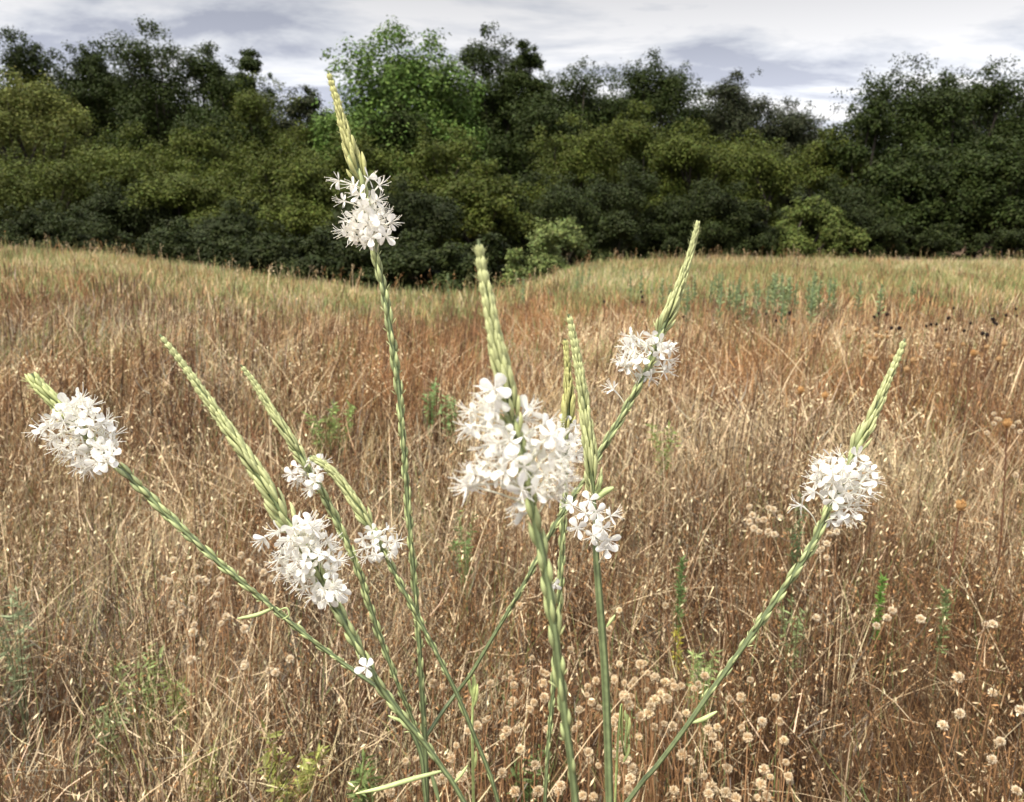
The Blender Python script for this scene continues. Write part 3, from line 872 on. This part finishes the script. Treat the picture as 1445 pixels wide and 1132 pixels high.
stalk(pl, O, 'flower_stalk',
      [(985, 313, 4.5), (981, 332, 6), (974, 358, 7), (962, 397, 8.5), (948, 434, 11), (935, 463, 11), (924, 492, 7), (912, 525, 6), (895, 556, 6), (870, 600, 6.5), (849, 635, 6.5), (825, 676, 6), (785, 738, 6), (760, 785, 6), (734, 834, 6), (692, 905, 5.5), (665, 950, 5.5), (644, 978, 5.5), (622, 1008, 5.5, -.01), (601, 1040, 5.5, -.022)],
      [(866, 550, 0), (885, 512), (945, 490), (900, 478), (935, 520)] + fill([(872, 510), (890, 470), (915, 468), (945, 480), (950, 500), (940, 525), (915, 538), (895, 530)], 20, 12, 4),
      .625, 12.5, 5, pod_to=.72)
leaf(pl, O, [(386, 858), (362, 868), (335, 873)], .568, 3.0)
leaf(pl, O, [(392, 862), (404, 858), (408, 868), (398, 874)], .568, 1.3)
leaf(pl, O, [(608, 1090), (614, 1110), (620, 1134)], .598, 3.2, c=G_STEM * 1.5)


def single(label, root_px, d, pts, fl, petal, nest, leaves_=(), **kw):
    O = root_at(root_px, 1260, d)
    pl = empty('wildflower_plant', O); tag(pl, label, 'wildflower', PLANTS)
    stalk(pl, O, 'stalk', pts, fl, d, petal, nest, **kw)
    for l in leaves_:
        leaf(pl, O, l[0], d + l[1], l[2])
    return pl


single('left-leaning white flowered spike with a long curved bud tip before the branched plant', 700, .50,
       [(225, 472, 4), (238, 488, 6), (255, 510, 7), (290, 560, 9), (325, 610, 11), (355, 655, 12), (385, 700, 14), (404, 735, 13), (425, 768, 9), (445, 802, 9), (470, 850, 9.5), (495, 895, 9.5), (520, 940, 9.5), (548, 985, 9), (575, 1020, 8.5), (600, 1050, 8), (627, 1088, 7.5), (655, 1132, 7)],
       [(373, 758), (395, 750), (517, 942), (472, 832), (455, 835), (440, 745)] + fill([(392, 775), (420, 735), (445, 740), (475, 780), (478, 800), (462, 812), (480, 835), (465, 850), (440, 838), (420, 818), (395, 808)], 40, 12.5, 5),
       16, 7, pod_to=.85,
       leaves_=[([(624, 1088), (580, 1100), (540, 1112), (502, 1120)], 0, 3.6), ([(640, 1106), (650, 1094), (660, 1080)], 0, 2.5), ([(590, 1040), (575, 1022), (548, 1010)], .0, 3.0)])
single('short green spike with a drooping bud tip and one small round white flower cluster', 715, .59,
       [(437, 643, 5), (447, 650, 7), (462, 660, 7.5), (485, 685, 9), (505, 715, 10), (519, 738, 10), (531, 757, 6.5), (545, 785, 6), (565, 825, 6), (590, 872, 6), (615, 920, 6), (645, 980, 6), (670, 1040, 6), (690, 1090, 6), (703, 1132, 6)],
       fill([(503, 768), (520, 748), (545, 746), (563, 770), (552, 782), (530, 795), (510, 785)], 13, 11, 6), 11.5, 5, pod_to=.55,
       leaves_=[([(655, 1010), (648, 992), (651, 985)], 0, 2.2), ([(697, 1110), (690, 1095), (688, 1085)], 0, 2.2)])
single('nearest thick spike with a large blurred white flower cluster', 830, .295,
       [(675, 338, 6), (676, 350, 9), (680, 378, 10.5), (688, 420, 12.5), (697, 470, 14), (705, 508, 16), (715, 550, 17), (722, 588, 13), (733, 625, 10), (746, 690, 10), (757, 745, 12), (768, 800, 12.5), (777, 850, 12), (786, 920, 12), (793, 980, 11.5), (802, 1050, 11.5), (812, 1132, 11)],
       [(690, 550), (668, 580), (665, 600), (660, 685), (675, 668), (735, 705), (740, 725), (775, 700), (745, 580), (700, 560)] + fill([(675, 570), (700, 548), (715, 590), (760, 590), (795, 620), (800, 680), (785, 700), (755, 695), (735, 690), (710, 665), (665, 690), (655, 685), (690, 640), (665, 610)], 46, 15, 8),
       19, 7, pod_to=.95, bract=1.1, out_bud=1.6)
single('slim olive tipped spike half hidden behind the blurred nearest spike', 768, .66,
       [(797, 478, 4), (799, 492, 6), (801, 520, 7), (802, 555, 9), (801, 582, 13), (800, 598, 10), (798, 640, 6), (795, 720, 6), (793, 780, 6), (790, 850, 6), (785, 900, 6), (780, 980, 6), (773, 1060, 5.5), (769, 1132, 5.5)],
       [(783, 824, -.01)] + fill([(790, 600), (805, 590), (822, 605), (825, 640), (815, 655), (798, 640), (780, 655), (778, 615)], 12, 12, 9), 12, 5, spike_tint=(.97, .90, .74), pod_to=.95)
single('smooth stemmed spike with few open four petalled flowers below a light green tip', 866, .48,
       [(802, 443, 5), (806, 460, 7), (812, 490, 8.5), (820, 540, 10), (828, 600, 12), (834, 650, 12), (837, 692, 9), (839, 722, 6.5), (841, 780, 6.5), (847, 860, 7), (853, 940, 7.5), (857, 1030, 7.5), (860, 1132, 7.5)],
       [(807, 712, -.01), (827, 725, -.015), (815, 745, -.015), (842, 722, -.02), (862, 728, 0), (850, 745, -.02), (857, 762, -.012), (838, 755, -.016), (856, 775, -.01), (832, 706, -.02)], 15, 6, bract=0, out_bud=1.8,
       leaves_=[([(842, 705), (852, 695), (866, 688)], 0, 5), ([(838, 700), (846, 682), (849, 668)], 0, 4), ([(856, 885), (862, 876), (868, 868)], 0, 2.4)])
single('right-leaning spike at the right side with one white cluster and pale bud tip', 850, .52,
       [(1277, 478, 4.5), (1271, 495, 6), (1262, 516, 7), (1245, 555, 8.5), (1228, 595, 10), (1212, 627, 10), (1196, 660, 7), (1175, 705, 7), (1158, 742, 7), (1140, 780, 8), (1110, 825, 8), (1075, 875, 8), (1040, 925, 7.5), (1000, 980, 7.5), (965, 1030, 7), (925, 1083, 7), (885, 1132, 7)],
       [(1132, 714), (1150, 694), (1172, 735), (1190, 733), (1200, 728), (1155, 678)] + fill([(1148, 670), (1165, 640), (1195, 645), (1220, 640), (1236, 662), (1228, 690), (1205, 715), (1185, 720), (1165, 690)], 34, 12, 11), 14, 5, pod_to=.7,
       leaves_=[([(975, 1020), (992, 1015), (1012, 1004)], 0, 3.5)])


# young green shoots without flowers
def shoot(pts, d, w, label, tip):
    O = root_at(pts[-1][0], 1250, d)
    pl = empty('green_shoot', O); tag(pl, label, 'shoot')
    P3 = np.array([P(p[0], p[1], d) for p in pts]); P3 = np.vstack([P3, O])
    V, Fq = tube(spline(P3, 40), np.linspace(w * .5, w * 1.2, 40) * d / F, 6)
    mb = MB(); mb.add(V, Fq, (.36, .43, .16)); mb.build('stem', M_STEM, pl, O)
    for l in tip:
        leaf(pl, O, l, d, 2.6, c=(.46, .52, .2))


shoot([(668, 955), (667, 1000), (666, 1060), (668, 1132)], .63, 3.6, 'thin pale shoot with narrow folded leaves beside the crossing stems',
      [[(667, 985), (662, 965), (661, 950)], [(667, 990), (670, 970), (669, 952)], [(667, 1000), (672, 985), (674, 965)], [(666, 1090), (671, 1075), (672, 1060)]])
shoot([(885, 1008), (884, 1040), (879, 1080), (868, 1132)], .50, 3.2, 'thin yellow green shoot right of the smooth stemmed spike',
      [[(885, 1020), (882, 1008), (882, 1002)], [(884, 1040), (888, 1024), (888, 1012)], [(880, 1075), (886, 1062), (888, 1050)]])


# ------------------------------------------------------------------ dried heads
def puff_mesh(seed, R=.0080, n=260, c=(.80, .66, .45)):
    r = np.random.default_rng(seed)
    mb = MB()
    d = norm(r.normal(size=(n, 3)) + np.array([0, 0, .15]))
    ln = R * r.uniform(.8, 1.25, n); s = norm(np.cross(d, r.normal(size=(n, 3)))) * (R * .16)
    V = np.stack([d * R * .35 - s * .4, d * ln[:, None] * .8 - s, d * ln[:, None], d * ln[:, None] * .8 + s], 1)
    cc = np.array(c) * r.uniform(.8, 1.12) * r.uniform(.8, 1.12, (n, 1))
    mb.add(V.reshape(-1, 3), np.arange(n * 4).reshape(n, 4), np.repeat(cc, 4, 0).clip(0, .85))
    z = np.linspace(-1, 1, 8)
    V, Fq = tube(np.stack([z * 0, z * 0, z * R * .6], -1), np.sqrt(np.clip(1 - z * z, .02, 1)) * R * .6, 8)
    mb.add(V, Fq, np.array([.50, .34, .19]))
    return mb.mesh('head', M_FLUFF, False)


def cone_mesh(seed, R, c, mat, name='head', n=70):
    r = np.random.default_rng(seed); mb = MB()
    z = np.linspace(-1, 1, 9)
    V, Fq = tube(np.stack([z * 0, z * 0, z * R * 1.05], -1), np.sqrt(np.clip(1 - z * z, .03, 1)) * R * .85, 10)
    mb.add(V, Fq, np.array(c) * .8)
    d = norm(r.normal(size=(n, 3))); b = d * R * np.array([.8, .8, 1.0])
    s = norm(np.cross(d, r.normal(size=(n, 3)))) * R * .13
    e = b + (d + np.array([0, 0, .5])) * R * .3
    V = np.stack([b - s, b + s, e + s * .2, e - s * .2], 1)
    mb.add(V.reshape(-1, 3), np.arange(n * 4).reshape(n, 4), np.repeat(np.array(c) * r.uniform(.6, 1.4, (n, 1)), 4, 0))
    return mb.mesh(name, mat, False)


def stalk_mesh(seed, h, w, c):
    r = np.random.default_rng(seed); mb = MB()
    a = r.uniform(0, 6.28); q = np.array([math.cos(a), math.sin(a), 0]) * h * r.uniform(.05, .2)
    pts = spline([q + np.array([0, 0, -.02]), q * .3 + np.array([r.normal(0, .015), r.normal(0, .015), h * .55]), np.array([0, 0, h])], 9)
    V, Fq = tube(pts, np.linspace(w * 1.3, w, 9), 5); mb.add(V, Fq, c)
    return mb.mesh('stalk', M_GRASS)


PUFF = [puff_mesh(i) for i in range(8)]
PALE = [puff_mesh(20 + i, .0082, 240, (.76, .65, .48)) for i in range(3)]
PSTALK = [stalk_mesh(i, .33, .0009, (.42, .24, .12)) for i in range(6)]
TANC = [cone_mesh(30 + i, .017, (.52, .33, .16), M_FLUFF) for i in range(3)]
DARKC = [cone_mesh(40 + i, .018, (.022, .013, .01), M_DARK) for i in range(3)]
TSTALK = [stalk_mesh(50 + i, .5, .002, (.16, .085, .05)) for i in range(4)]


def heads(pts, name, label, group, heads_, stalks, h, cat='seed head', smin=.8, smax=1.2, hs=None):
    proto = empty(name, (0, 0, 0)); first = True
    st0 = bpy.data.objects.new('stalk', stalks[0]); hd0 = bpy.data.objects.new('head', heads_[0])
    for k, (px, py) in enumerate(pts):
        hh = h * random.uniform(.85, 1.15)
        g = hit(px, py, hh)
        if first:
            r, s, d = proto, st0, hd0
            col.objects.link(s); col.objects.link(d); first = False
        else:
            r = proto.copy(); s = st0.copy(); d = hd0.copy()
            for o in (r, s, d):
                col.objects.link(o)
            s.data = random.choice(stalks); d.data = random.choice(heads_)
        s.parent = r; d.parent = r
        r.location = g; r.rotation_euler = (0, 0, random.uniform(0, 6.28))
        z0 = max(v.co.z for v in s.data.vertices) if k < 1 else None
        s.scale = (1, 1, hh / h); d.location = (0, 0, h * hh / h)
        q = random.uniform(smin, smax)
        d.scale = (q, q, q * random.uniform(.85, 1.05)); d.rotation_euler = (random.uniform(-.5, .5), random.uniform(-.5, .5), 0)
        tag(r, label, cat, group)


def conv(lst, x0, y0, k):
    return [(x0 + a * k, y0 + b * k) for a, b in lst]


c8 = conv([(700, 595), (785, 570), (795, 602), (850, 605), (913, 555), (913, 595), (920, 655), (770, 695), (860, 697), (825, 763), (765, 790), (808, 790), (752, 822), (690, 750), (675, 760), (645, 785), (610, 795),
           (1027, 460), (1075, 520), (1225, 517), (1370, 570), (1205, 582), (1130, 590), (1097, 622), (1310, 525), (1330, 520), (1245, 600), (1285, 595), (1415, 595), (1395, 640), (1245, 640), (1275, 645), (1112, 680), (1142, 707), (1265, 680),
           (1355, 690), (1345, 725), (1312, 740), (1062, 717), (1060, 765), (1200, 757), (1365, 783), (1410, 765), (1305, 822), (1100, 880), (1102, 915), (1140, 935), (1230, 865), (1205, 885), (1245, 910), (883, 930), (800, 1045), (895, 1050), (985, 1022), (975, 1050), (1075, 1055), (1120, 1060), (748, 965), (580, 985), (505, 985), (280, 1045), (290, 1040), (560, 855), (470, 1000), (1420, 660), (1180, 560), (930, 560), (870, 490), (1340, 560), (1270, 1000)], 450, 760, .346)
c4 = conv([(35, 390), (110, 400), (115, 430), (158, 437), (18, 448), (88, 455), (195, 458), (220, 458), (332, 435), (180, 497), (225, 475), (250, 475), (295, 485), (145, 540), (70, 530), (57, 500), (110, 583), (137, 570), (15, 595), (238, 577), (268, 567), (200, 517), (155, 620), (190, 605), (220, 612), (38, 690), (105, 655), (190, 640), (375, 615), (360, 640), (460, 622), (480, 660), (252, 717), (285, 745), (378, 688), (410, 770), (272, 795), (405, 840), (345, 855), (540, 760), (613, 750), (560, 795), (623, 785), (527, 825), (547, 850), (515, 855), (628, 808), (490, 458), (577, 513), (418, 510), (457, 515), (592, 605), (607, 668), (75, 480), (130, 480), (310, 460), (15, 710), (60, 735), (150, 760), (80, 770), (330, 790), (440, 860), (20, 800), (225, 830)], 860, 780, .405)
left = conv([(770, 42), (873, 70), (930, 45), (1105, 45), (1185, 57), (1142, 72), (1170, 98), (915, 140), (980, 135), (1170, 150), (1205, 125), (968, 192), (960, 235), (852, 210), (1003, 285), (862, 335), (895, 412), (1193, 522), (1223, 537), (1085, 340), (1070, 20)], 0, 780, .318)
right = conv([(1335, 488), (1220, 568), (1160, 613), (1360, 665), (1332, 725), (985, 208), (1085, 235), (930, 258), (1310, 255), (1430, 560), (1335, 257)], 860, 780, .405)
midr = conv([(105, 772), (88, 770), (50, 812), (70, 815), (88, 855), (130, 800), (30, 790), (20, 760), (55, 850), (20, 815), (110, 860), (260, 895), (300, 895), (282, 912), (258, 920), (310, 860), (335, 858), (15, 680), (150, 690), (35, 845), (300, 945)], 1050, 420, .389)
cen = conv([(645, 665), (655, 680), (760, 690), (700, 683), (625, 680), (780, 705), (690, 720), (775, 570), (805, 640), (640, 700), (870, 635), (735, 700), (610, 700)], 600, 300, .4415)
cr = conv([(905, 425), (925, 442), (905, 460), (975, 470), (985, 645), (880, 495), (1000, 490), (995, 455), (940, 420), (915, 440)], 1050, 420, .389)
rp_ = random.Random(12)
extra = [(rp_.uniform(560, 1010), rp_.uniform(850, 1125)) for _ in range(34)]
heads(c8 + c4 + extra, 'fluffy_seed_head', 'round fluffy tan seed head on a thin stalk in the dense patch at the bottom', 'tan seed heads of the bottom patch', PUFF, PSTALK, .33, smin=.6, smax=1.1)
left += [(rp_.uniform(230, 470), rp_.uniform(770, 950)) for _ in range(12)]
right += [(rp_.uniform(1060, 1440), rp_.uniform(870, 1120)) for _ in range(5)]
heads(left, 'fluffy_seed_head', 'round pale seed head left of the front left flower cluster among brown stalks', 'pale seed heads left of the front left cluster', PALE, PSTALK, .33, smin=.65, smax=1.15)
heads(right, 'fluffy_seed_head', 'small round whitish seed head standing apart in the greyish grass at lower right', 'scattered seed heads at the lower right', PALE, PSTALK, .33, smin=.9, smax=1.2)
heads(midr, 'fluffy_seed_head', 'small beige seed head in the loose patch under the right white cluster', 'seed heads under the right cluster', PALE, PSTALK, .36, smin=.85, smax=1.2)
heads(cen, 'fluffy_seed_head', 'tiny pale seed head in the meadow right of the upper right stem', 'tiny seed heads beside the upper right stem', PALE, PSTALK, .36, smin=.9, smax=1.3)
heads(cr, 'fluffy_seed_head', 'tiny white seed head in the meadow near the right picture edge', 'tiny white seed heads near the right edge', PALE, PSTALK, .36, smin=.9, smax=1.2)
k8 = .4187
tanfar = conv([(670, 270), (843, 283), (880, 303), (905, 283), (945, 298), (855, 325), (700, 372), (835, 345), (905, 345), (925, 358), (983, 310), (948, 322), (1030, 290), (1190, 370), (1155, 358), (1190, 400), (1283, 380), (1320, 360), (1050, 435), (1000, 395), (910, 390), (478, 275), (740, 325), (757, 283), (780, 295), (965, 325), (985, 325), (1378, 348), (1240, 350), (1360, 400), (1095, 395), (1070, 405), (690, 510), (885, 298), (940, 400), (1210, 420)], 840, 340, k8)
darkfar = conv([(155, 172), (158, 190), (158, 208), (30, 207), (607, 240), (575, 248), (610, 270), (955, 245), (940, 257), (983, 248), (998, 295), (1025, 295), (1128, 207), (1208, 228), (1115, 288), (1132, 283), (1150, 282), (1190, 262), (1182, 300), (1243, 305), (1265, 278), (1305, 315), (1320, 318), (1340, 265), (1345, 278), (1353, 283), (1385, 252), (1418, 230), (1420, 254), (297, 257), (655, 245)], 840, 340, k8)
heads(tanfar, 'dried_flower_head', 'small orange tan dried flower head in the upper right meadow', 'orange tan dried heads in the upper right meadow', TANC, TSTALK, .5, 'dried flower', .6, .95)
heads(darkfar, 'dried_flower_head', 'small blackish dried flower head dotting the far right meadow', 'blackish dried heads in the far right meadow', DARKC, TSTALK, .5, 'dried flower', .5, .8)


def big_stalk(px, py, h, foot, label, R=1.0):
    g = hit(px, py, h)
    r = empty('dried_coneflower', g); tag(r, label, 'dried flower')
    f = ray(*foot); q = np.array([(foot[0] - px) / F * g[1], 0, 0])
    mb = MB()
    pts = spline([np.array([q[0], .02, -.02]), q * .45 + np.array([.005, 0, h * .5]), np.array([0, 0, h])], 14)
    V, Fq = tube(pts, np.linspace(.0026, .0018, 14), 6); mb.add(V, Fq, (.17, .085, .05))
    for k in range(5):
        p = pts[3 + 2 * k]
        pod(mb, p, np.array([random.uniform(-1, 1), random.uniform(-1, 1), 1.2]), .03, .003, (.2, .11, .06), (.3, .17, .09), 4)
    mb.build('stalk', M_GRASS, r)
    d = bpy.data.objects.new('head', cone_mesh(int(px), .011 * R, (.60, .36, .15), M_FLUFF, n=140)); col.objects.link(d)
    d.parent = r; d.location = (0, 0, h + .004)


big_stalk(1355, 718, .55, (1335, 860), 'orange dried coneflower on a dark stalk right of the right white cluster', 1.05)
big_stalk(1421, 601, .62, (1445, 690), 'orange dried coneflower on a leaning dark stalk at the right edge', 1.1)
big_stalk(1130, 553, .62, (1108, 720), 'dry brown coneflower stalk standing left of the right bud spike', 1.0)
big_stalk(1164, 560, .60, (1120, 640), 'leaning brown coneflower stalk just left of the right bud spike', 1.0)
big_stalk(1373, 500, .62, (1368, 560), 'tan dried coneflower on a dark stalk above the right edge patch', 1.1)


# ------------------------------------------------------------------ green weeds
def weed(px, py, h, wd, label, kind='feather', c=(.22, .33, .09), n=260, name='green_weed', yellow=False):
    g = hit(px, py, h)
    r = empty(name, g); tag(r, label, 'weed')
    n = int(n * .55) if px < 320 else n
    mb = MB(); ms = MB()
    ns = 5 if kind == 'feather' else 1
    for k in range(ns):
        a = rng.uniform(0, 6.28); sp = wd * rng.uniform(.2, .9) if ns > 1 else 0
        tip = np.array([math.cos(a) * sp, math.sin(a) * sp, h * (rng.uniform(.75, 1.0) if ns > 1 else 1)])
        pts = spline([np.zeros(3), tip * np.array([.4, .4, .6]), tip], 12)
        V, Fq = tube(pts, np.linspace(.002, .0008, 12), 5); ms.add(V, Fq, np.array(c) * .8)
        m = n // ns
        lo = .45 if kind == 'feather' else .25
        if kind == 'brush':
            lo = .55
        f = rng.uniform(lo, 1, m)
        p = np.stack([np.interp(f, np.linspace(0, 1, 12), pts[:, q]) for q in range(3)], -1)
        d = rng.normal(size=(m, 3)) * np.array([1, 1, .5]) + np.array([0, 0, .35 if kind == 'feather' else .9])
        L = wd * (.45 if kind == 'feather' else .5) * rng.uniform(.5, 1.1, m)
        slivers(mb, p, d, L, L * .2, np.array(c) * rng.uniform(.65, 1.4, (m, 1)))
        if yellow:
            f = rng.uniform(.3, .55, 60); p = np.stack([np.interp(f, np.linspace(0, 1, 12), pts[:, q]) for q in range(3)], -1)
            slivers(mb, p, rng.normal(size=(60, 3)) + np.array([0, 0, .8]), np.full(60, wd * .5), np.full(60, wd * .12), np.tile([.55, .5, .08], (60, 1)))
    ms.build('stem', M_STEM, r); mb.build('foliage', M_GREEN, r, smooth=False)


weed(1245, 818, .36, .034, 'dense bright green bud-like weed right of the right stem', 'brush', (.16, .30, .06), 420)
weed(962, 795, .40, .04, 'upright dark green weed with yellow lower leaves in the middle right grass', 'brush', (.16, .24, .08), 300, yellow=True)
weed(995, 905, .30, .06, 'small feathery light green weed above the tan seed heads', 'feather', (.30, .38, .14), 300)
weed(1125, 845, .32, .05, 'small pale green sprig beside the right stem', 'feather', (.30, .37, .16), 200)
weed(1130, 700, .42, .05, 'dark green sprig tucked behind the lower left of the right white cluster', 'feather', (.12, .19, .08), 240)
weed(1335, 835, .36, .05, 'thin green weed between the bright bud-like weed and the right edge', 'brush', (.2, .26, .1), 160)
weed(195, 915, .30, .06, 'pale feathery green weed among dark stalks at lower left', 'feather', (.30, .36, .14), 300)
weed(132, 980, .26, .07, 'small grey green fern-like weed low at the left', 'feather', (.28, .33, .15), 260)
weed(250, 940, .26, .07, 'flat olive weed right of the pale feathery weed', 'feather', (.26, .30, .1), 220)
weed(405, 1055, .22, .08, 'yellow green leafy weed at the bottom left of centre', 'feather', (.34, .36, .1), 320)
weed(515, 1080, .22, .07, 'dull green ferny weed left of the joined stems', 'feather', (.20, .26, .09), 300)
weed(285, 1060, .22, .06, 'sparse yellow green weed near the bottom left', 'feather', (.33, .34, .11), 220)
weed(740, 1070, .24, .06, 'dark green small weed between tan seed heads at bottom centre', 'feather', (.15, .21, .07), 260)
weed(885, 975, .30, .05, 'light green sprig among the seed heads right of the smooth stem', 'feather', (.28, .4, .15), 200)
weed(8, 830, .42, .06, 'grey green clump at the left picture edge', 'feather', (.26, .30, .16), 340)
weed(455, 570, .42, .10, 'green tuft in the meadow right of the thin left spike', 'feather', (.24, .31, .10), 340)
weed(482, 566, .42, .08, 'second green tuft just right of the first meadow tuft', 'feather', (.24, .33, .10), 300)
weed(606, 540, .42, .09, 'rounded soft green weed left of the blurred flowers', 'feather', (.25, .37, .14), 320)
weed(635, 548, .42, .08, 'soft green weed touching the blurred flower cluster', 'feather', (.25, .35, .14), 280)
weed(655, 720, .36, .06, 'green weed under the lower left of the blurred cluster', 'feather', (.2, .29, .1), 240)
weed(940, 595, .40, .08, 'green tuft below the upper right white cluster', 'feather', (.28, .35, .11), 260)

# blue green stalks in the far meadow
def bluestalk_mesh(seed):
    r = np.random.default_rng(seed); mb = MB()
    V, Fq = tube(np.array([[0, 0, -.05], [0.01, 0, .3], [0, .01, .72]]), [.012, .01, .005], 5); mb.add(V, Fq, (.20, .26, .15))
    n = 60; f = r.uniform(.2, 1, n)
    p = np.stack([f * 0, f * 0, f * .72], -1)
    d = norm(r.normal(size=(n, 3)) * np.array([1, 1, .3]) + np.array([0, 0, .9]))
    s = norm(np.cross(d, r.normal(size=(n, 3)))); L = .11 * (1.2 - f)[:, None] + .02
    V = np.stack([p, p + d * L * .5 + s * .012, p + d * L, p + d * L * .5 - s * .012], 1)
    mb.add(V.reshape(-1, 3), np.arange(n * 4).reshape(n, 4), np.repeat(np.array([.24, .30, .135]) * r.uniform(.7, 1.3, (n, 1)), 4, 0))
    return mb.mesh('blue_green_weed', M_GREEN, False)


BS = [bluestalk_mesh(i) for i in range(4)]


def bluestalks(pts, hh_, label, group):
    proto = bpy.data.objects.new('blue_green_weed', BS[0])
    for k, (px, py) in enumerate(pts):
        h = hh_
        o = proto if k == 0 else proto.copy()
        col.objects.link(o)
        o.data = BS[k % 4]
        s = random.uniform(.8, 1.15)
        o.location = hit(px, py, h * s); s *= h / .72; o.scale = (s, s, s); o.rotation_euler = (0, 0, random.uniform(0, 6.28))
        tag(o, label, 'weed', group)


r_ = random.Random(3)
bluestalks([(r_.uniform(950, 1180), r_.uniform(384, 408)) for _ in range(40)] + [(935, 395), (945, 402), (1215, 395), (1245, 402), (1290, 398), (905, 385), (890, 390)], .54,
           'blue green upright weed in the green band of the far right meadow', 'blue green weeds of the far right band')
bluestalks([(585, 383), (598, 381), (608, 379), (622, 383), (632, 388), (575, 388)], .52, 'blue green upright weed against the dark dip of the meadow edge', 'blue green weeds in the dip')
bluestalks([(728, 385), (738, 392), (822, 370), (832, 374), (815, 378), (880, 372)], .52, 'blue green upright weed at the foot of the pale shrubs', 'blue green weeds at the pale shrubs')

# ------------------------------------------------------------------ sky, sun, camera
SUN_EL, SUN_AZ = math.radians(60), math.radians(230)     # azimuth clockwise from +Y
w = bpy.data.worlds.new('World'); sc.world = w; w.use_nodes = True
nt = w.node_tree; nt.nodes.clear(); N, L = nt.nodes, nt.links
out = N.new('ShaderNodeOutputWorld')
sky = N.new('ShaderNodeTexSky'); sky.sky_type = 'NISHITA'; sky.sun_disc = False
sky.sun_elevation = SUN_EL; sky.sun_rotation = SUN_AZ
b1 = N.new('ShaderNodeBackground'); b1.inputs['Strength'].default_value = .1; L.new(sky.outputs[0], b1.inputs[0])
tc = N.new('ShaderNodeTexCoord'); sep = N.new('ShaderNodeSeparateXYZ'); L.new(tc.outputs['Generated'], sep.inputs[0])


def math_(op, a, b=None, c=None):
    n = N.new('ShaderNodeMath'); n.operation = op
    for i, v in enumerate((a, b, c)):
        if v is None:
            continue
        if isinstance(v, (int, float)):
            n.inputs[i].default_value = v
        else:
            L.new(v, n.inputs[i])
    return n.outputs[0]


zz = math_('ADD', math_('MAXIMUM', sep.outputs[2], 0.0), .16)
u = math_('DIVIDE', sep.outputs[0], zz); v = math_('DIVIDE', sep.outputs[1], zz)
cmb = N.new('ShaderNodeCombineXYZ'); L.new(u, cmb.inputs[0]); L.new(v, cmb.inputs[1])
mp = N.new('ShaderNodeMapping'); mp.inputs['Scale'].default_value = (1.0, 1.6, 1); mp.inputs['Location'].default_value = (2.3, .7, 0)
L.new(cmb.outputs[0], mp.inputs[0])
nz = N.new('ShaderNodeTexNoise'); nz.inputs['Scale'].default_value = 1.0; nz.inputs['Detail'].default_value = 7; nz.inputs['Roughness'].default_value = .58; nz.inputs['Distortion'].default_value = .35
L.new(mp.outputs[0], nz.inputs['Vector'])
rp = N.new('ShaderNodeValToRGB'); e = rp.color_ramp.elements
e[0].position = .42; e[0].color = (.50, .515, .60, 1)
e[1].position = .57; e[1].color = (1.05, 1.03, 1.03, 1)
m_ = e.new(.49); m_.color = (.78, .79, .84, 1)
L.new(nz.outputs['Fac'], rp.inputs[0])
b2 = N.new('ShaderNodeBackground'); L.new(rp.outputs[0], b2.inputs[0])
zr = N.new('ShaderNodeValToRGB'); zr.color_ramp.elements[0].position = 0; zr.color_ramp.elements[1].position = 1   # cloud layers: a bright break low down, a grey deck above it, bright overhead
for p_, v_ in ((0, .31), (.14, .31), (.19, .225), (.26, .16), (.42, .29), (1, .68)):
    el = zr.color_ramp.elements[0] if p_ == 0 else zr.color_ramp.elements[-1] if p_ == 1 else zr.color_ramp.elements.new(p_)
    el.color = (v_, v_, v_, 1)
L.new(math_('MAXIMUM', sep.outputs[2], 0.0), zr.inputs[0])
L.new(math_('MULTIPLY', zr.outputs[0], 2.0), b2.inputs['Strength'])
mx = N.new('ShaderNodeMixShader'); mx.inputs[0].default_value = .93
L.new(b1.outputs[0], mx.inputs[1]); L.new(b2.outputs[0], mx.inputs[2]); L.new(mx.outputs[0], out.inputs[0])

sl = bpy.data.lights.new('sun', 'SUN'); sl.energy = 3.0; sl.angle = math.radians(9); sl.color = (1, .94, .83)
so = bpy.data.objects.new('sun', sl); col.objects.link(so)
sd = Vector((math.sin(SUN_AZ) * math.cos(SUN_EL), math.cos(SUN_AZ) * math.cos(SUN_EL), math.sin(SUN_EL)))
so.rotation_euler = sd.to_track_quat('Z', 'Y').to_euler()
so.location = sd * 50

cd = bpy.data.cameras.new('camera'); co = bpy.data.objects.new('camera', cd); col.objects.link(co)
cd.sensor_width = 36; cd.lens = 36 * F / 1445; cd.clip_start = .02; cd.clip_end = 2000
co.location = (0, 0, H); co.rotation_euler = (math.pi / 2 - PIT, 0, 0)
cd.dof.use_dof = True; cd.dof.focus_distance = .56; cd.dof.aperture_fstop = 18
sc.camera = co
sc.view_settings.view_transform = 'Standard'; sc.view_settings.look = 'None'
sc.view_settings.exposure = 1.05; sc.view_settings.gamma = 1
sc.render.engine = 'CYCLES'
sc.cycles.max_bounces = 12; sc.cycles.transparent_max_bounces = 4; sc.cycles.diffuse_bounces = 8; sc.cycles.transmission_bounces = 8
sc.cycles.use_denoising = True
